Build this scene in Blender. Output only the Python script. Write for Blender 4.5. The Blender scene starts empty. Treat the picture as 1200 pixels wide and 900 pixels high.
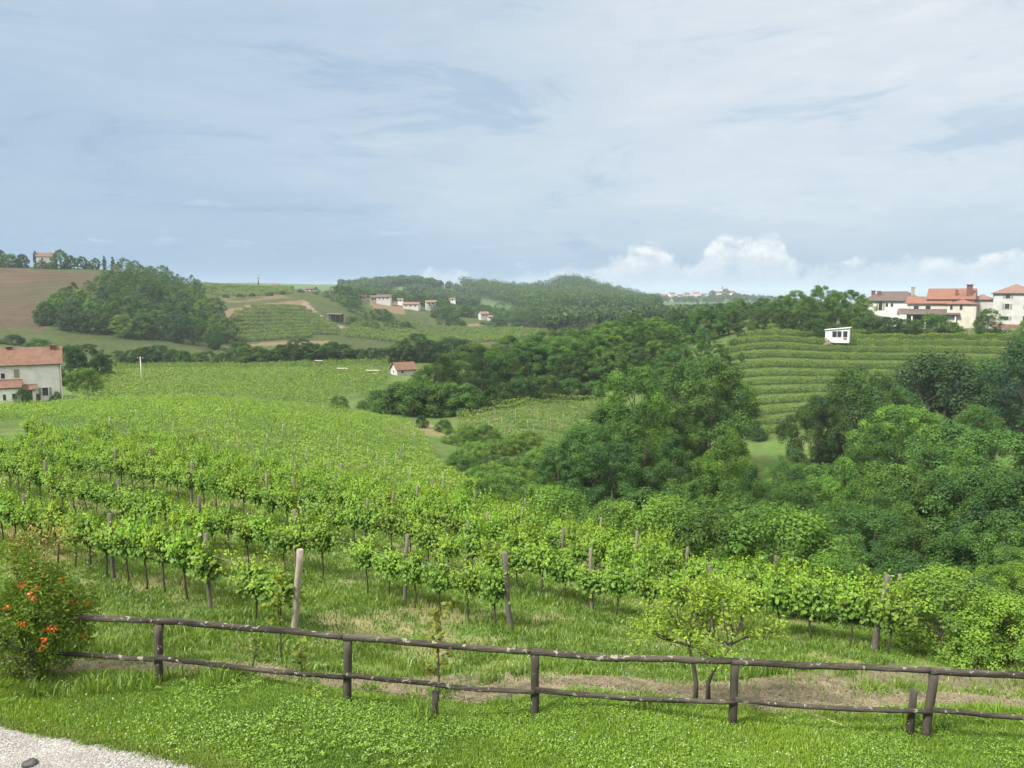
import bpy, bmesh, math, random
import numpy as np
from mathutils import Vector, Matrix

R = math.radians
rng = np.random.default_rng(7)
random.seed(7)
scn = bpy.context.scene
col = scn.collection

# ------------------------------------------------------------------ camera
CAMZ = 6.6
FPX = 900.0                       # focal length in pixels of a 1200 x 900 frame
PITCH = math.atan(100 / 900.0)
cam_d = bpy.data.cameras.new('camera')
cam = bpy.data.objects.new('camera', cam_d)
col.objects.link(cam)
cam.location = (0, 0, CAMZ)
cam.rotation_euler = (R(90) - PITCH, 0, 0)
cam_d.sensor_width = 36
cam_d.lens = 36 * FPX / 1200
cam_d.clip_end = 30000
scn.camera = cam

# ------------------------------------------------------------------ sun
SUN_EL, SUN_AZ = R(48), R(-125)   # azimuth from +y, clockwise positive
sun_d = bpy.data.lights.new('sun', 'SUN')
sun_d.energy = 4.1
sun_d.angle = R(10)
sun_d.color = (1.0, .95, .86)
sun = bpy.data.objects.new('sun', sun_d)
col.objects.link(sun)
sv = Vector((math.sin(SUN_AZ) * math.cos(SUN_EL), math.cos(SUN_AZ) * math.cos(SUN_EL), math.sin(SUN_EL)))
sun.rotation_euler = sv.to_track_quat('Z', 'Y').to_euler()

scn.view_settings.view_transform = 'Standard'
scn.view_settings.look = 'None'
scn.view_settings.exposure = 0.85
scn.view_settings.gamma = 1
scn.view_settings.use_curve_mapping = False
scn.render.engine = 'CYCLES'
cy = scn.cycles
cy.max_bounces = 6; cy.diffuse_bounces = 3; cy.glossy_bounces = 1; cy.transmission_bounces = 3
cy.volume_bounces = 1; cy.transparent_max_bounces = 4
cy.use_denoising = True
cy.caustics_reflective = False; cy.caustics_refractive = False

# ------------------------------------------------------------------ node helper
class NT:
    def __init__(s, tree):
        s.t = tree; s.n = tree.nodes; s.l = tree.links
    def node(s, typ, **kw):
        n = s.n.new(typ)
        for k, v in kw.items():
            setattr(n, k, v)
        return n
    def put(s, sock, v):
        if v is None: return
        if isinstance(v, bpy.types.NodeSocket): s.l.new(v, sock)
        else:
            if hasattr(sock.default_value, '__len__') and not hasattr(v, '__len__'): v = (v,) * len(sock.default_value)
            if hasattr(v, '__len__') and len(v) == 3 and len(sock.default_value) == 4: v = (*v, 1)
            sock.default_value = v
    def m(s, op, a, b=None, c=None, clamp=False):
        n = s.node('ShaderNodeMath', operation=op, use_clamp=clamp)
        for i, v in enumerate((a, b, c)):
            if v is not None: s.put(n.inputs[i], v)
        return n.outputs[0]
    def add(s, a, b): return s.m('ADD', a, b)
    def mul(s, a, b): return s.m('MULTIPLY', a, b)
    def sub(s, a, b): return s.m('SUBTRACT', a, b)
    def smooth(s, x, a, b, lo=0., hi=1.):
        n = s.node('ShaderNodeMapRange', interpolation_type='SMOOTHSTEP')
        for i, v in enumerate((x, a, b, lo, hi)): s.put(n.inputs[i], v)
        return n.outputs[0]
    def lin(s, x, a, b, lo=0., hi=1.):
        n = s.node('ShaderNodeMapRange')
        for i, v in enumerate((x, a, b, lo, hi)): s.put(n.inputs[i], v)
        return n.outputs[0]
    def mix(s, f, a, b, mode='MIX'):
        n = s.node('ShaderNodeMix', data_type='RGBA', blend_type=mode)
        s.put(n.inputs[0], f); s.put(n.inputs[6], a); s.put(n.inputs[7], b)
        return n.outputs[2]
    def noise(s, vec, scale, detail=4, rough=.55, dist=0., out=0):
        n = s.node('ShaderNodeTexNoise')
        if vec is not None: s.l.new(vec, n.inputs['Vector'])
        n.inputs['Scale'].default_value = scale
        n.inputs['Detail'].default_value = detail
        n.inputs['Roughness'].default_value = rough
        n.inputs['Distortion'].default_value = dist
        return n.outputs[out]
    def vmul(s, v, k):
        n = s.node('ShaderNodeVectorMath', operation='MULTIPLY')
        s.l.new(v, n.inputs[0]); s.put(n.inputs[1], k)
        return n.outputs[0]
    def vadd(s, v, k):
        n = s.node('ShaderNodeVectorMath', operation='ADD')
        s.l.new(v, n.inputs[0]); s.put(n.inputs[1], k)
        return n.outputs[0]
    def ramp(s, f, stops):
        n = s.node('ShaderNodeValToRGB')
        e = n.color_ramp.elements
        while len(e) < len(stops): e.new(.5)
        for el, (p, c) in zip(e, stops):
            el.position = p; el.color = (*c, 1) if len(c) == 3 else c
        s.put(n.inputs[0], f)
        return n.outputs[0]

# ------------------------------------------------------------------ sky
world = bpy.data.worlds.new('World')
scn.world = world
world.use_nodes = True
W = NT(world.node_tree)
W.n.clear()
tc = W.node('ShaderNodeTexCoord')
D = tc.outputs['Generated']
sx = W.node('ShaderNodeSeparateXYZ'); W.l.new(D, sx.inputs[0])
X, Y, Z = sx.outputs
azi = W.m('ARCTAN2', X, Y)                                   # 0 straight ahead, + to the right
elev = W.m('ARCSINE', Z)
sky = W.node('ShaderNodeTexSky', sky_type='NISHITA', sun_disc=False)
sky.sun_elevation = SUN_EL; sky.sun_rotation = SUN_AZ
sky.air_density = 1.2; sky.dust_density = 1.5
bg_sky = W.node('ShaderNodeBackground'); W.l.new(sky.outputs[0], bg_sky.inputs[0]); bg_sky.inputs[1].default_value = .07

# high, thin overcast seen as a flat deck far overhead
zc = W.m('MAXIMUM', Z, .03)
px_ = W.m('DIVIDE', X, W.add(zc, .12)); py_ = W.m('DIVIDE', Y, W.add(zc, .12))
cv = W.node('ShaderNodeCombineXYZ'); W.l.new(px_, cv.inputs[0]); W.l.new(py_, cv.inputs[1])
deck = cv.outputs[0]
n_big = W.noise(W.vadd(deck, (3.1, 1.7, 0)), .42, 3, .5)
n_mid = W.noise(W.vadd(deck, (7.3, 2.2, 4)), 1.0, 5, .55, .3)
sd = W.vmul(D, (3.2, 3.2, 13))
n_str = W.noise(W.vadd(sd, (2.3, 0, 5.1)), 1.25, 6, .62, .5)
n_fib = W.noise(W.vadd(sd, (9.3, 3, 1.1)), 4.5, 6, .62, .8)
tone = W.add(W.mul(W.sub(n_big, .5), .55), W.mul(W.sub(n_mid, .5), .35))
tone = W.add(tone, W.mul(W.sub(n_str, .5), .55))
tone = W.add(tone, W.mul(W.sub(n_fib, .5), W.lin(azi, -.4, .5, .15, .5)))
tone = W.sub(tone, W.mul(W.smooth(n_str, .45, .36), W.lin(azi, -.5,   .5, .10, .22)))
tone = W.add(tone, W.mul(W.smooth(azi, -.5, .45), .54))       # brighter towards the right
tone = W.add(tone, W.mul(W.smooth(elev, .03, .36), .30))
deck_col = W.ramp(W.lin(tone, -.25, 1.05), [(0, (.29, .42, .575)), (.3, (.385, .505, .64)), (.6, (.54, .625, .705)), (.85, (.66, .715, .765)), (1, (.75, .785, .815))])
# clear strip of pale blue low down
low = W.smooth(elev, .0, .12)
low_col = W.ramp(W.lin(azi, -.7, .7), [(0, (.225, .37, .56)), (.45, (.25, .385, .555)), (1, (.285, .405, .55))])
deck_col = W.mix(low, low_col, deck_col)
# zenith of an overcast sky is brighter than its foot
zcol = W.mix(W.smooth(Z, .38, .9), (1, 1, 1), (5.2, 4.35, 3.65))
deck_col = W.mix(1.0, deck_col, zcol, 'MULTIPLY')
# cumulus bank on the skyline
fc = W.node('ShaderNodeFloatCurve')
prof = [(-700, 2), (150, 2), (280, 8), (300, 6), (400, 30), (470, 32), (520, 44), (560, 30), (600, 36), (640, 40), (690, 44), (715, 64), (740, 74), (765, 74), (785, 56),
        (808, 52), (825, 78), (855, 88), (905, 85), (922, 62), (940, 42), (990, 50), (1050, 54), (1090, 62), (1150, 54), (1200, 66), (1270, 58), (1600, 30), (2100, 20)]
cvx = fc.mapping.curves[0]
def _ax(p): return (math.atan((p - 600) / 900) + 1.2) / 2.4
pts = [(_ax(p), h / 100) for p, h in prof]
while len(cvx.points) < len(pts): cvx.points.new(.5, .5)
for q, (a, b) in zip(cvx.points, pts): q.location = (a, b); q.handle_type = 'AUTO'
fc.mapping.update()
W.put(fc.inputs['Value'], W.lin(azi, -1.2, 1.2))
prof_h = W.mul(fc.outputs[0], .086)
bil = W.noise(W.vmul(D, (1, 1, 1.25)), 26, 7, .6, .35)
bil_s = W.noise(W.vmul(W.vadd(D, (-.010, 0, .011)), (1, 1, 1.25)), 26, 7, .6, .35)
big = W.noise(W.vadd(D, (4, 0, 0)), 11, 4, .55)
top = W.add(prof_h, W.add(W.mul(W.sub(bil, .5), .055), W.mul(W.sub(big, .5), .03)))
gap = W.sub(top, elev)
cu_mask = W.mul(W.smooth(gap, -.002, .011), W.smooth(elev, .0, .020))
relief = W.mul(W.sub(bil, bil_s), 3.2)
lit = W.add(W.smooth(gap, .10, .0), relief)
lit = W.mul(lit, W.smooth(elev, -.005, .075))
cu_col = W.ramp(W.lin(lit, -.25, 1.1), [(0, (.335, .455, .595)), (.3, (.44, .545, .665)), (.65, (.60, .672, .75)), (1, (.80, .835, .865))])
n_wisp = W.noise(W.vmul(D, (6, 6, 30)), 1.3, 6, .6, .2)
wisp = W.mul(W.mul(W.smooth(n_wisp, .60, .76), W.smooth(elev, .03, .07)), W.smooth(elev, .22, .15))
cloud = W.mix(W.mul(wisp, .55), deck_col, (.62, .70, .78))
cloud = W.mix(W.mul(cu_mask, W.lin(azi, -.45, .15, .35, .90)), cloud, cu_col)
bg_c = W.node('ShaderNodeBackground'); W.l.new(cloud, bg_c.inputs[0]); bg_c.inputs[1].default_value = .65
mx = W.node('ShaderNodeMixShader'); mx.inputs[0].default_value = .9
W.l.new(bg_sky.outputs[0], mx.inputs[1]); W.l.new(bg_c.outputs[0], mx.inputs[2])
wo = W.node('ShaderNodeOutputWorld'); W.l.new(mx.outputs[0], wo.inputs[0])
world.cycles.sampling_method = 'MANUAL'
world.cycles.sample_map_resolution = 512
# ------------------------------------------------------------------ mapping between the view and the land
_cp, _sp = math.cos(PITCH), math.sin(PITCH)
def ray(px, py):
    a, b = (px - 600) / FPX, (450 - py) / FPX
    return np.array([a, b * _sp + _cp, b * _cp - _sp])       # right, forward, up
def at(px, py, d):                                            # point on the ray at depth y = d
    r = ray(px, py); s = d / r[1]
    return Vector((r[0] * s, d, CAMZ + r[2] * s))
def pix(x, y, z):
    z = z - CAMZ
    f = y * _cp - z * _sp; u = y * _sp + z * _cp
    return 600 + FPX * x / f, 450 - FPX * u / f
def xat(px, d):                                               # world x of a column at depth d (near the horizon)
    return (px - 600) / FPX * d * 1.006

# ground control points: (px, py, depth) seen points, or ('z', px, depth, height)
G = [(0,790,12.9),(167,802,12.6),(398,818,12.4),(628,838,12.2),(872,852,12.0),(1110,865,11.8),(1200,870,11.7),
 (0,900,10.2),(600,900,10.6),(1200,900,11.0),
 (700,803,13.7),(300,780,14.3),(1100,828,13.2),(60,735,17),(900,790,16.5),(620,790,16),(600,771,18.6),(1000,802,16.2),(1040,792,18.3),(335,781,16.2),(470,752,20),(780,782,18.3),(150,742,18),(1180,800,17.5),
 ('z',335,19,-2.0),('z',235,21.5,-2.2),('z',120,24,-2.3),('z',0,27,-2.4),
 ('z',597,21.5,-3.0),('z',470,24,-3.2),('z',340,27,-3.2),('z',227,29.5,-3.3),('z',135,32,-3.3),
 ('z',1040,20.5,-3.2),('z',845,23,-3.8),('z',697,25.5,-4.1),('z',545,28,-4.0),('z',422,30.5,-3.8),('z',310,33,-3.6),('z',218,35.5,-3.4),
 ('z',910,29,-5.6),('z',748,31.5,-5.5),('z',603,34,-5.2),('z',487,37,-5.0),('z',387,40,-5.0),('z',296,43,-4.9),('z',0,55,-4.9),('z',0,40,-3.4),
 ('z',0,68,-5.3),('z',0,75,-6.3),(0,492,95),(300,500,85),(300,545,62),(560,592,55),(480,512,105),(430,545,75),(350,492,110),
 (50,468,130),(250,455,150),(420,460,160),(200,433,215),(440,429,215),(420,480,135),(520,540,95),(540,505,120),
 (620,590,70),('z',750,60,-13),('z',750,45,-9),('z',900,40,-9.5),('z',1150,35,-9),('z',1150,28,-6),('z',1000,28,-5.4),('z',1150,60,-17),
 ('z',900,70,-17),('z',1000,90,-17.5),('z',720,80,-15),('z',700,110,-16),('z',850,110,-17),
 (880,500,135),(900,440,160),(950,400,190),(1180,392,200),('z',1180,150,-12),('z',1190,120,-16),(1100,386,212),(900,385,205),
 (620,482,130),('z',620,150,-13),('z',800,150,-12.5),
 ('z',500,150,-14.5),('z',700,170,-11),('z',850,220,-3),('z',740,260,-5),('z',950,260,-1),('z',1000,300,-2),('z',1100,300,-3),
 ('z',1100,500,-10),('z',900,500,-6),
 (300,429,235),(150,431,230),(100,405,290),(300,402,330),(450,403,330),(550,408,320),(620,390,420),
 (0,400,262),(60,386,308),(0,383,312),(0,314,450),(120,317,450),(60,350,378),(0,350,378),
 ('z',200,365,1),('z',190,430,15),('z',235,420,6),('z',160,400,12),('z',100,355,1.5),
 (330,357,430),(330,385,365),(260,396,345),(400,385,372),(260,345,480),(300,337,540),(350,339,540),(250,334,560),(380,350,480),
 (440,355,520),(490,362,520),(565,374,520),(440,376,450),(520,381,470),(600,385,450),
 (440,345,900),(490,335,980),(540,352,930),(590,349,980),(650,358,880),(655,339,1060),(705,346,1050),(650,347,1050),(590,350,950),('z',740,1000,-5),('z',800,700,-9),('z',850,1000,-7),('z',800,1250,-4),(800,352,1500),(850,349,1500),('z',330,900,8),
 ('z',250,750,7),('z',330,760,5),('z',200,800,4),('z',400,720,6),('z',0,700,10),('z',120,700,5),(265,332,1500),(370,336,1500),('z',120,1500,0),('z',600,1600,8),('z',1000,1500,-10),('z',1000,900,-10)]
P = []
for g in G:
    if g[0] == 'z': P.append((xat(g[1], g[2]), g[2], g[3]))
    else: P.append(tuple(at(*g)))
for t in (-.85, -.5, 0, .5, .85):
    P += [(t * 3000, 3000, -8), (t * 7000, 7000, -20), (t * 5, 5, .2 - .25 * t), (t * 8, 8, .22 - .35 * t)]
for t, prof in ((-1.0, [(10,.7),(20,-1),(40,-2.8),(80,-6),(130,-9),(230,-9),(310,-4),(450,27),(700,10)]),
                (1.0, [(10,-.3),(20,-2.8),(28,-6),(40,-11),(60,-16),(100,-17),(150,-12),(200,-2),(300,-2),(500,-9)])):
    P += [(t * d, d, z) for d, z in prof]
P = np.array(P)
def _uv(x, y):
    yy = np.maximum(y, 5.0)
    return np.stack([np.clip(x / yy, -1.1, 1.1) * 2.6, np.log(yy) * 1.25], -1)
def _phi(r2): return np.where(r2 > 1e-12, .5 * r2 * np.log(np.maximum(r2, 1e-12)), 0.0)
_C = _uv(P[:, 0], P[:, 1]); _n = len(_C)
_K = _phi(((_C[:, None] - _C[None]) ** 2).sum(-1)) + np.eye(_n) * 2e-4
_A = np.zeros((_n + 3, _n + 3)); _A[:_n, :_n] = _K; _A[:_n, _n] = 1; _A[:_n, _n + 1:] = _C
_A[_n:, :_n] = _A[:_n, _n:].T
_w = np.linalg.solve(_A, np.concatenate([P[:, 2], np.zeros(3)]))
def zt(x, y):                                                 # height of the land
    x = np.asarray(x, float); y = np.asarray(y, float); sh = x.shape
    q = _uv(x.ravel(), y.ravel()); out = np.empty(len(q))
    for i in range(0, len(q), 20000):
        k = q[i:i + 20000]
        out[i:i + 20000] = _phi(((k[:, None] - _C[None]) ** 2).sum(-1)) @ _w[:_n] + _w[_n] + k @ _w[_n + 1:]
    xx = x.ravel(); yy = y.ravel()
    out += .035 * np.sin(xx * .9 + 1.3 * np.sin(yy * .5)) * np.clip((yy - 10) / 6, 0, 1) + .02 * np.sin(xx * 2.3 + yy * 1.9)
    return out.reshape(sh)
def z1(x, y): return float(zt(np.array([x]), np.array([y]))[0])
_S = np.geomspace(4, 4000, 500)
def gp(px, py):                                               # where the ray through a view point meets the land
    r = ray(px, py); s = _S / r[1]
    dz = CAMZ + r[2] * s - zt(r[0] * s, _S)
    k = np.argmax(dz < 0)
    if not (dz < 0).any(): return None
    k = max(k, 1); f = dz[k - 1] / (dz[k - 1] - dz[k])
    d = _S[k - 1] + f * (_S[k] - _S[k - 1])
    p = at(px, py, d); p.z = z1(p.x, p.y)
    return p
def gd(px, d):                                                # ground point at a column and depth
    x = xat(px, d); return Vector((x, d, z1(x, d)))
def inpoly(px, py, poly):
    px = np.asarray(px); py = np.asarray(py); r = np.zeros(px.shape, bool)
    n = len(poly)
    for i in range(n):
        x1, y1 = poly[i]; x2, y2 = poly[(i + 1) % n]
        c = ((y1 > py) != (y2 > py)) & (px < (x2 - x1) * (py - y1) / ((y2 - y1) or 1e-9) + x1)
        r ^= c
    return r
def fnoise(x, y, s, seed=0):                                  # cheap smooth 2-D noise, 0..1
    x = np.asarray(x) / s + seed * 17.3; y = np.asarray(y) / s - seed * 9.1
    def h(i, j): 
        v = np.sin(i * 127.1 + j * 311.7 + seed * 7.7) * 43758.5453
        return v - np.floor(v)
    i = np.floor(x); j = np.floor(y); f = x - i; g = y - j
    f = f * f * (3 - 2 * f); g = g * g * (3 - 2 * g)
    return (h(i, j) * (1 - f) + h(i + 1, j) * f) * (1 - g) + (h(i, j + 1) * (1 - f) + h(i + 1, j + 1) * f) * g

# ------------------------------------------------------------------ mesh helpers
def mesh_arrays(name, V, F, nper, tint=None, mats=None, matidx=None, smooth=False):
    V = np.asarray(V, np.float32); F = np.asarray(F, np.int32)
    me = bpy.data.meshes.new(name)
    me.vertices.add(len(V)); me.vertices.foreach_set('co', V.ravel())
    nf = len(F)
    me.loops.add(nf * nper); me.loops.foreach_set('vertex_index', F.ravel())
    me.polygons.add(nf)
    me.polygons.foreach_set('loop_start', np.arange(nf, dtype=np.int32) * nper)
    if matidx is not None: me.polygons.foreach_set('material_index', np.asarray(matidx, np.int32))
    if smooth: me.polygons.foreach_set('use_smooth', np.ones(nf, bool))
    if tint is not None:
        a = me.attributes.new('tint', 'FLOAT', 'POINT'); a.data.foreach_set('value', np.asarray(tint, np.float32))
    for m_ in (mats or []): me.materials.append(m_)
    me.update(calc_edges=True)
    return me
def link(name, me, parent=None, loc=None, rz=None, sc=None):
    o = bpy.data.objects.new(name, me); col.objects.link(o)
    if parent is not None: o.parent = parent
    if loc is not None: o.location = loc
    if rz is not None: o.rotation_euler[2] = rz
    if sc is not None: o.scale = sc if hasattr(sc, '__len__') else (sc, sc, sc)
    return o
def tag(o, label=None, cat=None, group=None, kind=None):
    if label: o['label'] = label
    if cat: o['category'] = cat
    if group: o['group'] = group
    if kind: o['kind'] = kind
    return o
def empty(name, loc, rz=0, label=None, cat=None, group=None):
    o = link(name, None, None, loc, rz); o.empty_display_size = .2
    return tag(o, label, cat, group)

class MB:                                                     # collects boxes, tubes and prisms into ONE mesh
    def __init__(s): s.b = bmesh.new()
    def box(s, c, size, rz=0, mi=0, taper=1.0):
        hx, hy, hz = size[0] / 2, size[1] / 2, size[2] / 2
        m = Matrix.Translation(c) @ Matrix.Rotation(rz, 4, 'Z')
        vs = [s.b.verts.new(m @ Vector((x * hx * (taper if z > 0 else 1), y * hy * (taper if z > 0 else 1), z * hz))) for z in (-1, 1) for x, y in ((-1,-1),(1,-1),(1,1),(-1,1))]
        for f in ((3,2,1,0),(4,5,6,7),(0,1,5,4),(1,2,6,5),(2,3,7,6),(3,0,4,7)):
            s.b.faces.new([vs[i] for i in f]).material_index = mi
        return s
    def poly(s, pts, mi=0):
        s.b.faces.new([s.b.verts.new(p) for p in pts]).material_index = mi; return s
    def slab(s, pts, th, mi=0):                               # a sheet of points given thickness along its normal
        pts = [Vector(p) for p in pts]
        n = (pts[1] - pts[0]).cross(pts[2] - pts[0]).normalized()
        a = [s.b.verts.new(p) for p in pts]; b = [s.b.verts.new(p - n * th) for p in pts]
        s.b.faces.new(a).material_index = mi; s.b.faces.new(b[::-1]).material_index = mi
        k = len(pts)
        for i in range(k):
            s.b.faces.new([a[i], b[i], b[(i + 1) % k], a[(i + 1) % k]]).material_index = mi
        return s
    def tube(s, pts, rad, n=7, cap=True, jit=0, mi=0, smooth=True):
        pts = [Vector(p) for p in pts]
        if not hasattr(rad, '__len__'): rad = [rad] * len(pts)
        rings = []
        up = Vector((.31, .17, .93)).normalized()
        for i, p in enumerate(pts):
            d = (pts[min(i + 1, len(pts) - 1)] - pts[max(i - 1, 0)]).normalized()
            a = d.cross(up); a = a.normalized() if a.length > .05 else d.cross(Vector((1, 0, 0))).normalized()
            b = d.cross(a)
            rings.append([s.b.verts.new(p + (a * math.cos(2 * math.pi * k / n) + b * math.sin(2 * math.pi * k / n)) * rad[i] * (1 + random.uniform(-jit, jit))) for k in range(n)])
        for i in range(len(rings) - 1):
            for k in range(n):
                f = s.b.faces.new([rings[i][k], rings[i][(k + 1) % n], rings[i + 1][(k + 1) % n], rings[i + 1][k]])
                f.material_index = mi; f.smooth = smooth
        if cap:
            s.b.faces.new(rings[0][::-1]).material_index = mi; s.b.faces.new(rings[-1]).material_index = mi
        return s
    def mesh(s, name, *mats):
        me = bpy.data.meshes.new(name)
        bmesh.ops.recalc_face_normals(s.b, faces=s.b.faces[:])
        s.b.to_mesh(me); s.b.free()
        for m_ in mats: me.materials.append(m_)
        return me
    def build(s, name, mat, parent=None, loc=None, rz=None):
        return link(name, s.mesh(name, *(mat if isinstance(mat, (list, tuple)) else [mat])), parent, loc, rz)

# ------------------------------------------------------------------ materials
def new_mat(name):
    m_ = bpy.data.materials.new(name); m_.use_nodes = True
    t = NT(m_.node_tree); t.n.clear()
    out = t.node('ShaderNodeOutputMaterial')
    return m_, t, out
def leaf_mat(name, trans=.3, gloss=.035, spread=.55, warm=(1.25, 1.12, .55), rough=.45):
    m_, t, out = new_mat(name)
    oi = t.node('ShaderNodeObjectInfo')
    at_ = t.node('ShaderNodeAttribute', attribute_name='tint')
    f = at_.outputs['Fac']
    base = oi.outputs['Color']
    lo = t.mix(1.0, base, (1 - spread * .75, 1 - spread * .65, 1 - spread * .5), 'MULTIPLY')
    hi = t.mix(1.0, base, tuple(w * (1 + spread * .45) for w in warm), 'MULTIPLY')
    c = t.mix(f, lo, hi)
    geo = t.node('ShaderNodeNewGeometry')
    d = t.node('ShaderNodeBsdfDiffuse'); t.l.new(c, d.inputs[0])
    tr = t.node('ShaderNodeBsdfTranslucent'); t.l.new(t.mix(1.0, c, (1.25, 1.15, .5), 'MULTIPLY'), tr.inputs[0])
    mx_ = t.node('ShaderNodeMixShader'); mx_.inputs[0].default_value = trans
    t.l.new(d.outputs[0], mx_.inputs[1]); t.l.new(tr.outputs[0], mx_.inputs[2])
    g = t.node('ShaderNodeBsdfGlossy'); g.inputs['Roughness'].default_value = rough
    m2 = t.node('ShaderNodeMixShader'); m2.inputs[0].default_value = gloss
    t.l.new(mx_.outputs[0], m2.inputs[1]); t.l.new(g.outputs[0], m2.inputs[2])
    t.l.new(m2.outputs[0], out.inputs[0])
    return m_
def rough_mat(name, colour, var=.35, scale=6, colour2=None, rough=.9, bump=.0, bscale=30, stretch=(1, 1, 1), spots=None, objcol=False):
    m_, t, out = new_mat(name)
    tcn = t.node('ShaderNodeTexCoord'); v = t.vmul(tcn.outputs['Object'], stretch)
    n1 = t.noise(v, scale, 6, .65, .3)
    c2 = colour2 or tuple(c * (1 - var) for c in colour)
    c = t.mix(t.smooth(n1, .32, .68), c2, colour)
    n2 = t.noise(v, scale * 7, 4, .6)
    c = t.mix(1.0, c, t.ramp(n2, [(.2, (1 - var * .6,) * 3), (.8, (1 + var * .5,) * 3)]), 'MULTIPLY')
    if spots:                                                 # (colour, scale, low, high) patches such as lichen
        sc_, s_, a, b = spots
        c = t.mix(t.smooth(t.noise(t.vadd(tcn.outputs['Object'], (3, 5, 1)), s_, 3, .6, .5), a, b), c, sc_)
    if objcol:
        oi = t.node('ShaderNodeObjectInfo'); c = t.mix(1.0, c, oi.outputs['Color'], 'MULTIPLY')
    p = t.node('ShaderNodeBsdfPrincipled'); t.l.new(c, p.inputs['Base Color'])
    p.inputs['Roughness'].default_value = rough; p.inputs['Specular IOR Level'].default_value = .25
    if bump:
        b = t.node('ShaderNodeBump'); b.inputs['Strength'].default_value = bump; b.inputs['Distance'].default_value = .02
        t.l.new(t.noise(v, bscale, 5, .65), b.inputs['Height']); t.l.new(b.outputs[0], p.inputs['Normal'])
    t.l.new(p.outputs[0], out.inputs[0])
    return m_
M = {}
M['leaf'] = leaf_mat('foliage', gloss=.012, trans=.33, spread=.55, warm=(1.2, 1.15, .62))
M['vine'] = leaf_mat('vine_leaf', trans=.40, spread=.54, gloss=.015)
M['grass'] = leaf_mat('grass_blade', trans=.3, spread=.55, gloss=.03, warm=(1.2, 1.1, .6))
M['petal'] = leaf_mat('petal', trans=.25, spread=.4, warm=(1.1, 1.0, .8))
M['bark'] = rough_mat('bark', (.13, .105, .08), .5, 5, rough=.95, bump=.6, stretch=(1, 1, .25))
M['vinebark'] = rough_mat('vine_bark', (.085, .065, .05), .5, 14, rough=.95, bump=.6, stretch=(1, 1, .3))
M['rail'] = rough_mat('old_rail_wood', (.098, .085, .064), .8, 5, rough=.92, bump=1.2, bscale=60, stretch=(.12, 1, 1), spots=((.25, .245, .185), 8.5, .59, .67))
M['post'] = rough_mat('old_post_wood', (.080, .069, .052), .5, 5, rough=.92, bump=.7, bscale=60, stretch=(1, 1, .2), spots=((.30, .30, .24), 8, .66, .70))
M['vpost'] = rough_mat('weathered_post', (.25, .228, .19), .5, 7, rough=.92, bump=.6, bscale=60, stretch=(1, 1, .18), objcol=True)
M['wire'] = rough_mat('wire', (.30, .30, .30), .2, 5, rough=.5)
M['plaster'] = rough_mat('plaster', (.74, .72, .66), .2, .5, rough=.9)
M['plaster_cream'] = rough_mat('plaster_cream', (.54, .50, .41), .2, .5, rough=.9)
M['plaster_grey'] = rough_mat('plaster_pale', (.50, .49, .455), .22, .5, rough=.9)
M['white'] = rough_mat('white_paint', (.66, .66, .63), .08, 1, rough=.6)
M['shutter'] = rough_mat('shutter_paint', (.27, .27, .20), .2, 6, rough=.7)
M['door'] = rough_mat('door_paint', (.07, .11, .07), .2, 4, rough=.6)
M['darkwood'] = rough_mat('dark_timber', (.10, .082, .07), .3, 4, rough=.85)
M['stone'] = rough_mat('stone', (.36, .31, .25), .4, 3, rough=.95, bump=.5)
M['redbase'] = rough_mat('plinth_brick', (.27, .14, .11), .3, 3, rough=.9)
def tile_mat(name, a, b):
    m_, t, out = new_mat(name)
    tcn = t.node('ShaderNodeTexCoord'); v = tcn.outputs['Object']
    n = t.noise(v, 1.1, 5, .7, .2); n2 = t.noise(v, 9, 3, .7)
    c = t.mix(t.smooth(n, .3, .7), a, b)
    c = t.mix(1.0, c, t.ramp(n2, [(.2, (.62,) * 3), (.8, (1.25,) * 3)]), 'MULTIPLY')
    w = t.node('ShaderNodeTexWave', wave_type='BANDS', bands_direction='X'); t.l.new(v, w.inputs[0]); w.inputs['Scale'].default_value = 1.3
    w.inputs['Distortion'].default_value = .4
    w2 = t.node('ShaderNodeTexWave', wave_type='BANDS', bands_direction='Y'); t.l.new(v, w2.inputs[0]); w2.inputs['Scale'].default_value = .9
    b_ = t.node('ShaderNodeBump'); b_.inputs['Strength'].default_value = .6; b_.inputs['Distance'].default_value = .06
    t.l.new(t.add(w.outputs['Fac'], t.mul(w2.outputs['Fac'], .4)), b_.inputs['Height'])
    p = t.node('ShaderNodeBsdfPrincipled'); t.l.new(c, p.inputs['Base Color']); p.inputs['Roughness'].default_value = .9
    t.l.new(b_.outputs[0], p.inputs['Normal']); t.l.new(p.outputs[0], out.inputs[0])
    return m_
M['tile'] = tile_mat('old_roof_tile', (.112, .056, .034), (.165, .086, .054))
M['tile_orange'] = tile_mat('new_roof_tile', (.165, .070, .045), (.20, .095, .063))
M['tile_brown'] = tile_mat('brown_roof_tile', (.075, .055, .05), (.11, .08, .07))
M['tile_rose'] = tile_mat('rose_roof_tile', (.16, .088, .066), (.205, .12, .09))
M['chimney'] = rough_mat('chimney_brick', (.19, .085, .064), .3, 4, rough=.9)
m_, t, out = new_mat('window_glass')
p = t.node('ShaderNodeBsdfPrincipled'); p.inputs['Base Color'].default_value = (.03, .035, .04, 1); p.inputs['Roughness'].default_value = .12
t.l.new(p.outputs[0], out.inputs[0]); M['glass'] = m_
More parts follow.
